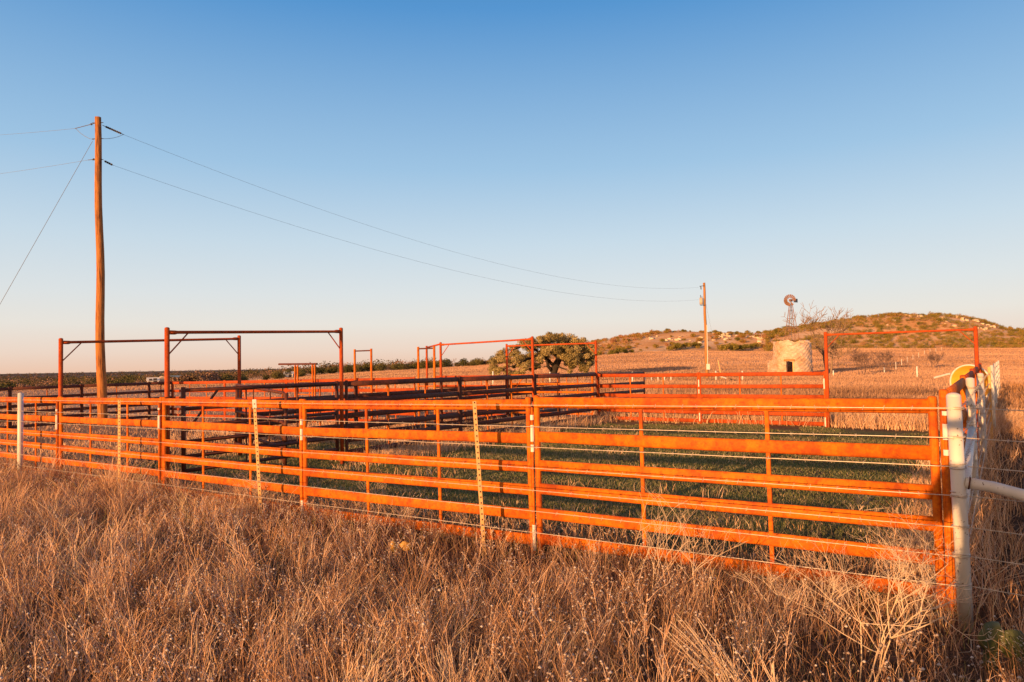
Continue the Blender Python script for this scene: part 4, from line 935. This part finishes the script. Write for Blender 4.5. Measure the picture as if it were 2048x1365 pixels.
def oak():
    Y = 85; b = at(1106, 760, Y); zb = tz(b.x, b.y); S = Y / F
    t = thing('oak_tree', 'broad live oak with a leaning dark trunk and low spreading crown', 'tree', (b.x, b.y, zb))
    L = lambda px, py, dy=0: Vector(((px - 1106) * S, dy, (757 - py) * S))
    m = MB()
    m.tube([L(1104, 762), L(1105, 752), L(1109, 740), L(1114, 728), L(1120, 718)], [.62, .50, .46, .42, .36], 10)
    limbs = [([L(1112, 735), L(1100, 725, -.4), L(1088, 715, -.8), L(1072, 712, -1.2), L(1050, 722, -1.6)], .26), ([L(1118, 720), L(1110, 705, .5), L(1098, 690, 1), L(1085, 680, 1.2)], .24),
        ([L(1119, 720), L(1126, 704, -.6), L(1135, 690, -1), L(1140, 678, -1.2)], .24), ([L(1120, 719), L(1134, 720, -1), L(1150, 724, -1.6), L(1165, 735, -2)], .2),
        ([L(1120, 719), L(1140, 712, .8), L(1158, 702, 1.4), L(1174, 695, 1.6)], .22), ([L(1113, 732), L(1124, 738, -1.2), L(1134, 742, -1.8), L(1142, 753, -2.0)], .12),
        ([L(1090, 716, -.8), L(1072, 700, -1), L(1050, 692, -1), L(1025, 700, -.6)], .17), ([L(1060, 716, -1.4), L(1035, 728, -1.8), L(1012, 736, -1.6)], .12), ([L(1096, 690, 1), L(1070, 682, 1.6), L(1040, 688, 2)], .14),
        ([L(1104, 742, -.2), L(1096, 733, -.6), L(1094, 722, -1.0), L(1086, 716, -1.1)], .24)]
    for pts, r in limbs:
        m.tube(pts, [r * (1 - .65 * i / (len(pts) - 1)) for i in range(len(pts))], 8)
        for k in range(7):
            i = random.randrange(1, len(pts)); p = pts[i]; d = Vector((random.gauss(0, .5), random.gauss(0, .6), random.uniform(-.2, .5))); m.tube([p, p + d * .6 + Vector((0, 0, .08)), p + d * random.uniform(.9, 1.3)], [r * .3, r * .2, .02], 5)
    m.build('trunk', BARK, t, True)
    cl = []
    # clumps: photo column, row, depth offset (m), radius (m)
    def put(n, x0, x1, y0, y1, dy, r0, r1):
        for i in range(n): cl.append((random.uniform(x0, x1), random.uniform(y0, y1), random.uniform(-dy, dy), random.uniform(r0, r1)))
    random.seed(5)
    top = lambda x: np.interp(x, [978, 990, 1005, 1030, 1055, 1075, 1095, 1115, 1140, 1160, 1175, 1190], [728, 706, 694, 684, 674, 668, 666, 667, 668, 675, 684, 700])
    bot = lambda x: np.interp(x, [978, 1000, 1020, 1045, 1060, 1075, 1090, 1110, 1130, 1150, 1170, 1190], [750, 753, 753, 750, 730, 722, 716, 712, 720, 736, 740, 722])
    for i in range(250):
        x = random.uniform(984, 1186) if i < 175 else random.uniform(1085, 1186); y0, y1 = top(x) + 6, bot(x); y = y0 + (y1 - y0) * random.random()
        w = max(.1, 1 - abs((x - 1090) / 112) ** 2); cl.append((x, y, random.uniform(-4.2, 4.2) * w ** .5, random.uniform(.34, .72)))
    put(7, 1140, 1172, 735, 746, 2.5, .3, .5); put(5, 1182, 1188, 712, 722, 1, .25, .4); put(4, 1095, 1130, 668, 674, 2, .4, .6); put(5, 1062, 1080, 728, 738, 1.5, .25, .35); put(4, 1010, 1035, 754, 758, 1.2, .2, .35)
    put(14, 1132, 1184, 712, 744, 3.0, .32, .55); put(10, 1046, 1086, 716, 744, 3.0, .28, .5); put(6, 1100, 1132, 704, 722, 3.2, .3, .5); put(8, 985, 1045, 742, 757, 2.5, .28, .45)
    c = np.array([tuple(L(x, y, d)) for x, y, d, r in cl]); rd = np.array([r for *_, r in cl])
    v, f, ti = leaf_cloud(c, rd, 95000, .078, .74, .5, .22, .45); np_mesh('crown', v, f, OAKLEAF, ti, t)
oak()

def bush_mesh(name, n, w, h, mat, tintc, size, lumps=7):
    an = rng.uniform(0, 6.28, lumps); rad = w * .30 * np.sqrt(rng.random(lumps))
    r = rng.uniform(.26, .36, lumps) * h; c = np.stack([np.cos(an) * rad, np.sin(an) * rad, rng.uniform(.30, .66, lumps) * h * (1 - .25 * (rad / (w * .3)) ** 2)], -1)
    c[0] = (0, 0, .42 * h); r[0] = .40 * h
    v, f, t = leaf_cloud(c, r, n, size, .85, tintc, .13, .72); return v, f, t
def scrub_thing(name, label, cat, group, proto, x, y, s, sz=None, rz=None):
    o = bpy.data.objects.new(name, proto); COL.objects.link(o); o.location = (x, y, tz(x, y) - .1); o.rotation_euler = (0, 0, random.uniform(0, 6.28) if rz is None else rz); o.scale = (s, s, s * (sz or 1)); return tag(o, label, cat, group)
def proto_mesh(v, f, t, mat):
    o = np_mesh('proto', v, f, mat, t); me = o.data; bpy.data.objects.remove(o); return me
PB = [proto_mesh(*bush_mesh('b', 900, 3.6, 2.6, SCRUB, tc_, .15, 10), SCRUB) for tc_ in (.15, .3, .4, .55, .7, .9)]
PJ = [proto_mesh(*bush_mesh('j', 1000, 4.6, 4.0, JUNIPER, tc_, .20, 11), JUNIPER) for tc_ in (.3, .5, .7)]
FARW = tint_mat('far_tree_leaf', [(0, (.045, .045, .022)), (.4, (.12, .09, .05)), (.65, (.22, .135, .09)), (1, (.30, .185, .135))], .9)
PF = []
for me in PB:
    q = me.copy(); q.materials.clear(); q.materials.append(FARW); PF.append(q)
random.seed(9)
def hill_xy(px, Y): return (px - 1024) / F * Y, Y
# countable bushes on the sandy hill between the oak and the stone tank
cnt = 0
spots = [(1223, 322, 1.7, 0), (1238, 326, 2.1, 0), (1252, 330, 1.6, 0), (1262, 333, 1.3, 0), (1342, 335, 1.8, 1), (1352, 338, 2.2, 0), (1362, 342, 2.0, 1), (1374, 345, 2.2, 1), (1388, 350, 1.9, 0), (1397, 352, 1.5, 0),
    (1448, 322, 2.3, 1), (1462, 326, 2.7, 1), (1478, 330, 2.2, 1), (1490, 340, 2.0, 0), (1500, 346, 1.8, 0), (1512, 350, 2.0, 1), (1196, 312, 1.4, 1), (1196, 332, 1.3, 1)]
for px, Y, s, j in spots:
    x, y = hill_xy(px, Y); scrub_thing('hill_bush', 'dark rounded bush in the row along the foot of the sandy hill', 'bush', 'bushes along the foot of the sandy hill', PB[j], x, y, s * .8)
for i in range(170):
    px = random.uniform(1170, 1560); Y = random.uniform(345, 452)
    if 1240 < px < 1420 and 360 < Y < 420 and random.random() < .55: continue
    x, y = hill_xy(px, Y); k = random.choice((1, 2, 3, 4, 4, 5) if px < 1330 else (0, 1, 2, 3, 3, 4, 5)); scrub_thing('hill_bush', 'small rusty or olive bush scattered up the sandy hill', 'bush', 'bushes scattered up the sandy hill', PB[k], x, y, random.uniform(.45, 1.35), random.uniform(.75, 1.1))
# skyline bushes of the sandy hill
for i in range(36):
    px = random.uniform(1195, 1555); x, y = hill_xy(px, random.uniform(446, 462)); scrub_thing('hill_bush', 'bush standing on the skyline of the sandy hill', 'bush', 'skyline bushes of the sandy hill', PB[random.choice((0, 0, 1, 2))], x, y, random.uniform(.7, 1.35), .9)
def scrub_mass(name, label, n, fpx, fy, mats, protos, srange, kind_cat, seed):
    """one mass of bushes nobody could count"""
    random.seed(seed); A = Acc()
    data = []
    for me in protos:
        k = len(me.vertices); co = np.empty(k * 3, np.float32); me.vertices.foreach_get('co', co); a = np.empty(k, np.float32); me.attributes['tint'].data.foreach_get('value', a); data.append((co.reshape(-1, 3), a))
    for i in range(n):
        r = fpx();
        if r is None: continue
        x, y = r; co, a = random.choice(data); nq = len(co) // 4; take = np.sort(rng.permutation(nq)[:max(40, int(nq * fy))]); c = co.reshape(-1, 4, 3)[take].reshape(-1, 3)
        s = random.uniform(*srange); th = random.uniform(0, 6.28); ct, st = math.cos(th), math.sin(th)
        v = np.stack([(c[:, 0] * ct - c[:, 1] * st) * s + x, (c[:, 0] * st + c[:, 1] * ct) * s + y, c[:, 2] * s * random.uniform(.7, 1.1) + tz(x, y) - .1], -1)
        A.add(v, np.arange(len(v)).reshape(-1, 4), np.clip(a.reshape(-1, 4)[take].ravel() + random.gauss(0, .08), 0, 1))
    o = A.build(name, mats); return tag(o, label, kind_cat, kind='stuff')
def big_hill():
    px = random.uniform(1530, 2260); Y = random.uniform(322, 470); x, y = hill_xy(px, Y); w = float(vnoise(np.array([x]), np.array([y]), .045, 77)[0])
    if Y < 345 and random.random() < .5: return None
    if w > .42 and Y > 372: return None
    return x, y
scrub_mass('hill_scrub', 'dense olive and rust scrub covering the big hill at right', 3600, big_hill, .22, SCRUB, [PB[0], PB[1], PB[1], PB[2], PB[2], PB[3]], (.5, 1.35), 'scrub', 3)
def left_slope():
    px = random.uniform(930, 1400); Y = random.uniform(345, 475); x, y = hill_xy(px, Y)
    return (x, y) if px < 1215 + (Y - 350) * 1.6 else None
scrub_mass('ridge_scrub', 'rusty scrub on the low ridge behind the oak', 1150, left_slope, .22, SCRUB, [PB[2], PB[3], PB[4], PB[5]], (.5, 1.2), 'scrub', 4)
def dwarf():
    px = random.uniform(1180, 1560); Y = random.uniform(330, 458); x, y = hill_xy(px, Y); return (x, y) if float(vnoise(np.array([x]), np.array([y]), .09, 78)[0]) > -.25 else None
scrub_mass('low_scrub', 'low olive and rust scrub dotting the sandy hill slope', 950, dwarf, .06, SCRUB, [PB[0], PB[1], PB[2], PB[3], PB[4]], (.18, .5), 'scrub', 14)
def far_wood():
    px = random.uniform(-260, 1120); u = random.random(); Y = 330 * (3300 / 330) ** u; x, y = hill_xy(px, Y)
    if px > 880 and Y < 500: return None
    if float(vnoise(np.array([x / 6]), np.array([y / 6]), .08, 55)[0]) > .9: return None
    return x, y
scrub_mass('distant_woodland', 'hazy brown and dark green woodland reaching the left horizon', 3300, far_wood, .11, FARW, [PF[0], PF[0], PF[1], PF[2], PF[4], PF[5]], (1.4, 3.2), 'woodland', 6)
scrub_mass('distant_evergreens', 'dark evergreen patches in the left distance', 900, far_wood, .13, JUNIPER, PJ, (1.0, 2.2), 'woodland', 8)
def rocks():
    random.seed(44); A = Acc(); g = np.array([(x, y, z) for x in (-1, 1) for y in (-1, 1) for z in (-1, 1)], float); gf = np.array([(0, 1, 3, 2), (4, 6, 7, 5), (0, 4, 5, 1), (2, 3, 7, 6), (0, 2, 6, 4), (1, 5, 7, 3)])
    for px, Y, n, sp in ((1818, 424, 9, 12), (1840, 420, 6, 8), (1890, 414, 5, 8), (1912, 426, 9, 9), (1932, 420, 8, 9), (1955, 424, 6, 7), (1978, 412, 6, 7), (1885, 392, 7, 12), (1915, 388, 6, 12), (1965, 394, 5, 9), (1780, 396, 4, 10), (1700, 400, 4, 9),
                         (1350, 388, 7, 14), (1440, 398, 9, 12), (1455, 404, 7, 10), (1500, 392, 7, 12), (1520, 380, 8, 12), (1540, 396, 8, 9), (1300, 392, 5, 14), (1400, 380, 5, 12)):
        for i in range(n):
            x, y = hill_xy(px + random.gauss(0, sp * .7), Y + random.gauss(0, sp * .45)); s = random.uniform(.45, 1.35); v = g * np.array([s * random.uniform(.8, 1.5), s * .8, s * random.uniform(.25, .55)]) + rng.normal(0, .26 * s, (8, 3))
            th = random.uniform(0, 3.1); v[:, :2] = v[:, :2] @ np.array([[math.cos(th), -math.sin(th)], [math.sin(th), math.cos(th)]]); v += np.array([x, y, tz(x, y) + .2]); A.add(v, gf, np.full(8, random.random()))
    o = A.build('rock_outcrops', tint_mat('limestone', [(0, (.52, .40, .28)), (1, (.72, .58, .43))], .9)); tag(o, 'pale rock outcrops showing through the scrub on the hills', 'rocks', kind='stuff')
rocks()
# nearer dark trees at the end of the field, left half
random.seed(12)
def tree_row(n, px0, px1, Y0, Y1, protos, s0, s1, name, label, cat, group):
    for i in range(n):
        px = random.uniform(px0, px1); f = (px - px0) / (px1 - px0); Y = Y0 + (Y1 - Y0) * f + random.uniform(-12, 14); x, y = hill_xy(px, Y)
        scrub_thing(name, label, cat, group, random.choice(protos), x, y, random.uniform(s0, s1), random.uniform(.75, 1.05))
tree_row(64, 620, 985, 316, 330, PJ + PJ + [PF[1]], .75, 1.3, 'juniper_tree', 'dark juniper in the tree line along the top of the field', 'tree', 'junipers along the top of the field')
tree_row(20, 410, 640, 250, 310, PJ, .8, 1.3, 'juniper_tree', 'dark evergreen beyond the back-left panels', 'tree', 'evergreens beyond the back-left panels')
tree_row(9, 362, 425, 230, 250, [PF[5], PF[4]], 1.8, 2.6, 'bare_reddish_tree', 'leafless reddish tree beside the blue-roofed barn', 'tree', 'leafless reddish trees beside the barn')
tree_row(52, -60, 400, 195, 270, [PF[5], PF[0], PF[1], PJ[1], PF[4], PF[2]], 1.1, 1.8, 'scrub_tree', 'rounded scrubby tree beyond the dark shaded fence at left', 'tree', 'scrubby trees beyond the black fence')

# leafless trees near the tank
def bare_tree(px, py, Y, H, lean, label, depth, seed, spread=.5, mat=BARK_PALE, r=.16, stems=1, name='leafless_tree', up=.12):
    random.seed(seed); b = at(px, py, Y); t = thing(name, label, 'tree' if name == 'leafless_tree' else 'shrub', (b.x, b.y, tz(b.x, b.y)))
    tr, br = MB(), MB()
    def grow(p, d, L, r, k):
        n = 4; pts = [p.copy()]; rs = [r]
        for i in range(n):
            d = (d + Vector((random.gauss(0, .11), random.gauss(0, .11), random.gauss(up * .3, .06)))).normalized(); p = p + d * (L / n); pts.append(p.copy()); rs.append(r * (1 - .4 * (i + 1) / n))
        (tr if k == depth else br).tube(pts, rs, 7 if k == depth else 4, cap=False)
        if k == 0: return
        for j in range((4 if k > 2 else 3) if name == 'leafless_tree' else (3 if k > 1 else 4)):
            x = Vector((random.gauss(0, 1), random.gauss(0, 1), random.gauss(up, .45))).normalized(); i = random.choice((2, 3, 4, 4))
            grow(pts[i], (d * (1 - spread) + x * spread).normalized(), L * random.uniform(.55, .82), max(rs[i] * .66,   .023 if name == 'leafless_tree' else .014), k - 1)
    for i in range(stems): grow(Vector((random.gauss(0, .05) * stems, random.gauss(0, .05) * stems, -.1)), Vector((lean + random.gauss(0, .25) * (stems > 1), random.gauss(0, .25) * (stems > 1), 1)).normalized(), H * .36, r, depth)
    tr.build('trunk', mat, t, True); br.build('branches', mat if name == 'leafless_tree' else TWIG, t)
bare_tree(1655, 752, 84, 9.0, -.04, 'tall pale leafless tree right of the stone tank', 5, 41, .46, r=.20)
bare_tree(1662, 753, 80, 5.0, .12, 'smaller leafless tree under the left end of the wide red frame', 5, 8, .50, r=.13)
bare_tree(1724, 752, 74, 3.0, .0, 'low purple-grey leafless shrub under the wide red frame', 4, 15, .55, TWIG, .035, 6, 'leafless_shrub', .3)
bare_tree(1770, 745, 92, 3.0, .0, 'smaller leafless shrub behind the small pale post', 4, 16, .55, TWIG, .03, 5, 'leafless_shrub', .3)
bare_tree(1868, 738, 95, 2.6, .0, 'faint leafless shrub left of the yellow tub, far back', 4, 17, .55, TWIG, .03, 5, 'leafless_shrub', .3)

# ------------------------------------------------------------------ far farm buildings
BLUE = noisy('blue_roof', [(.3, (.10, .16, .24)), (.7, (.15, .22, .32))], 3, .6, 0, 0); TANW = noisy('tan_wall', [(.3, (.52, .40, .27)), (.7, (.60, .47, .33))], 3, .8, 0, 0)
def house(px, py, Y, w, d, h, rh, rz, wall, roof, label, name='farm_building', door=True):
    b = at(px, py, Y); t = thing(name, label, 'building', (b.x, b.y, b.z - .3), (0, 0, rz))
    MB().box((0, 0, h / 2), (w / 2, d / 2, h / 2)).build('wall', wall, t)
    m = MB(); e = .25; vs = [(-w / 2 - e, -d / 2 - e, h + .003), (w / 2 + e, -d / 2 - e, h + .003), (w / 2 + e, d / 2 + e, h + .003), (-w / 2 - e, d / 2 + e, h + .003), (-w / 2 - e, 0, h + rh), (w / 2 + e, 0, h + rh)]
    m.add(vs, [(0, 1, 5, 4), (2, 3, 4, 5), (0, 4, 3), (1, 2, 5), (3, 2, 1, 0)]).build('roof', roof, t)
    if door: MB().box((w * .18, -d / 2 - .02, 1.05), (.6, .04, 1.05)).build('door', DARK, t); MB().box((-w * .22, -d / 2 - .02, 1.5), (.5, .04, .45)).build('window', DARK, t)
house(306, 767, 250, 3.6, 4, 1.2, 1.2, .5, PALE, PALE, 'small white-roofed farm building left of the taller gate frame', door=True)
house(324, 767, 255, 3.6, 5, 1.3, 1.6, -.9, TANW, TANW, 'tan-gabled farm building partly behind the taller gate frame')
house(349, 764, 265, 5.5, 6, 1.0, 1.7, .15, PALE, BLUE, 'blue-roofed barn right of the taller gate frame')
house(578, 753, 300, 3.6, 4, 1.2, 1.1, .2, PALE, PALE, 'little white arched shed among the dark trees by the sliding gate')
house(866, 739, 330, 5, 4, 1.8, 1.2, .0, TANW, PALE, 'tiny pale building at the end of the field') if False else None
# ------------------------------------------------------------------ the photographer, whose shadow falls by the corner post
def photographer():
    jac = noisy('dark_jacket', [(.3, (.03, .035, .05)), (.7, (.05, .055, .07))], 9, .9, 0, 0); skin = noisy('skin', [(.3, (.45, .28, .20)), (.7, (.52, .34, .25))], 5, .6, 0, 0)
    f = Vector((math.sin(.5), math.cos(.5), 0)); b = Vector((-.46, -.26, 0))
    t = thing('person', 'person in a dark jacket whose shadow falls beside the white corner post', 'person', (b.x, b.y, tz(b.x, b.y)))
    J = {'pel': (0, 0, .95), 'chest': (0, .02, 1.32), 'neck': (0, .03, 1.50), 'head': (0, .05, 1.62), 'top': (0, .05, 1.74), 'hl': (-.10, 0, .90), 'kl': (-.12, .03, .50), 'al': (-.13, 0, .09), 'tl': (-.15, .16, .03), 'hr': (.10, 0, .90), 'kr': (.12, .03, .50), 'ar': (.13, -.02, .09), 'tr': (.15, .14, .03),
         'sl': (-.19, .02, 1.44), 'el': (-.27, .06, 1.16), 'wl': (-.14, .20, 1.38), 'sr': (.19, .02, 1.44), 'er': (.27, .06, 1.16), 'wr': (.14, .20, 1.38)}
    Rr = {'pel': .16, 'chest': .17, 'neck': .065, 'head': .10, 'top': .07, 'hl': .10, 'kl': .065, 'al': .05, 'tl': .04, 'hr': .10, 'kr': .065, 'ar': .05, 'tr': .04, 'sl': .085, 'el': .055, 'wl': .036, 'sr': .085, 'er': .055, 'wr': .036}
    E = [('pel', 'chest'), ('chest', 'neck'), ('neck', 'head'), ('head', 'top'), ('pel', 'hl'), ('hl', 'kl'), ('kl', 'al'), ('al', 'tl'), ('pel', 'hr'), ('hr', 'kr'), ('kr', 'ar'), ('ar', 'tr'), ('chest', 'sl'), ('sl', 'el'), ('el', 'wl'), ('chest', 'sr'), ('sr', 'er'), ('er', 'wr')]
    for s, sg in (('l', -1), ('r', 1)):
        w = Vector(J['w' + s])
        for i in range(5):
            a = w + Vector((-sg * .02 + sg * .014 * i - sg * .02, .05, .012 * i - .02)); J[f'f{s}{i}'] = tuple(a); Rr[f'f{s}{i}'] = .012; E.append(('w' + s, f'f{s}{i}'))
            c = a + Vector((-sg * .01, .025, .03 - .004 * i)); J[f'g{s}{i}'] = tuple(c); Rr[f'g{s}{i}'] = .009; E.append((f'f{s}{i}', f'g{s}{i}'))
    ks = list(J); me = bpy.data.meshes.new('body'); me.from_pydata([J[k] for k in ks], [(ks.index(a), ks.index(b_)) for a, b_ in E], []); me.materials.append(jac)
    o = bpy.data.objects.new('body', me); COL.objects.link(o); o.parent = t; t.rotation_euler = (0, 0, -.55); t.scale = (1.6, 1.25, 1.2)  # figure enlarged to widen its shadow over the corner post
    shadow_hat = lathe([(.001, .30), (.075, .30), (.105, .26), (.108, .13), (.20, .12), (.215, .135), (.20, .105), (.10, .10), (.001, .10)], 28).build('shadow_hat', jac, t, True); shadow_hat.location = (0, .05, 1.60)  # hat added to broaden the top of the figure's shadow
    o.modifiers.new('Skin', 'SKIN')
    for i, k in enumerate(ks):
        sv = me.skin_vertices[0].data[i]; sv.radius = (Rr[k], Rr[k] * (.72 if k in ('pel', 'chest') else 1)); sv.use_root = (k == 'pel')
    ss = o.modifiers.new('Sub', 'SUBSURF'); ss.levels = 1; ss.render_levels = 1
photographer()
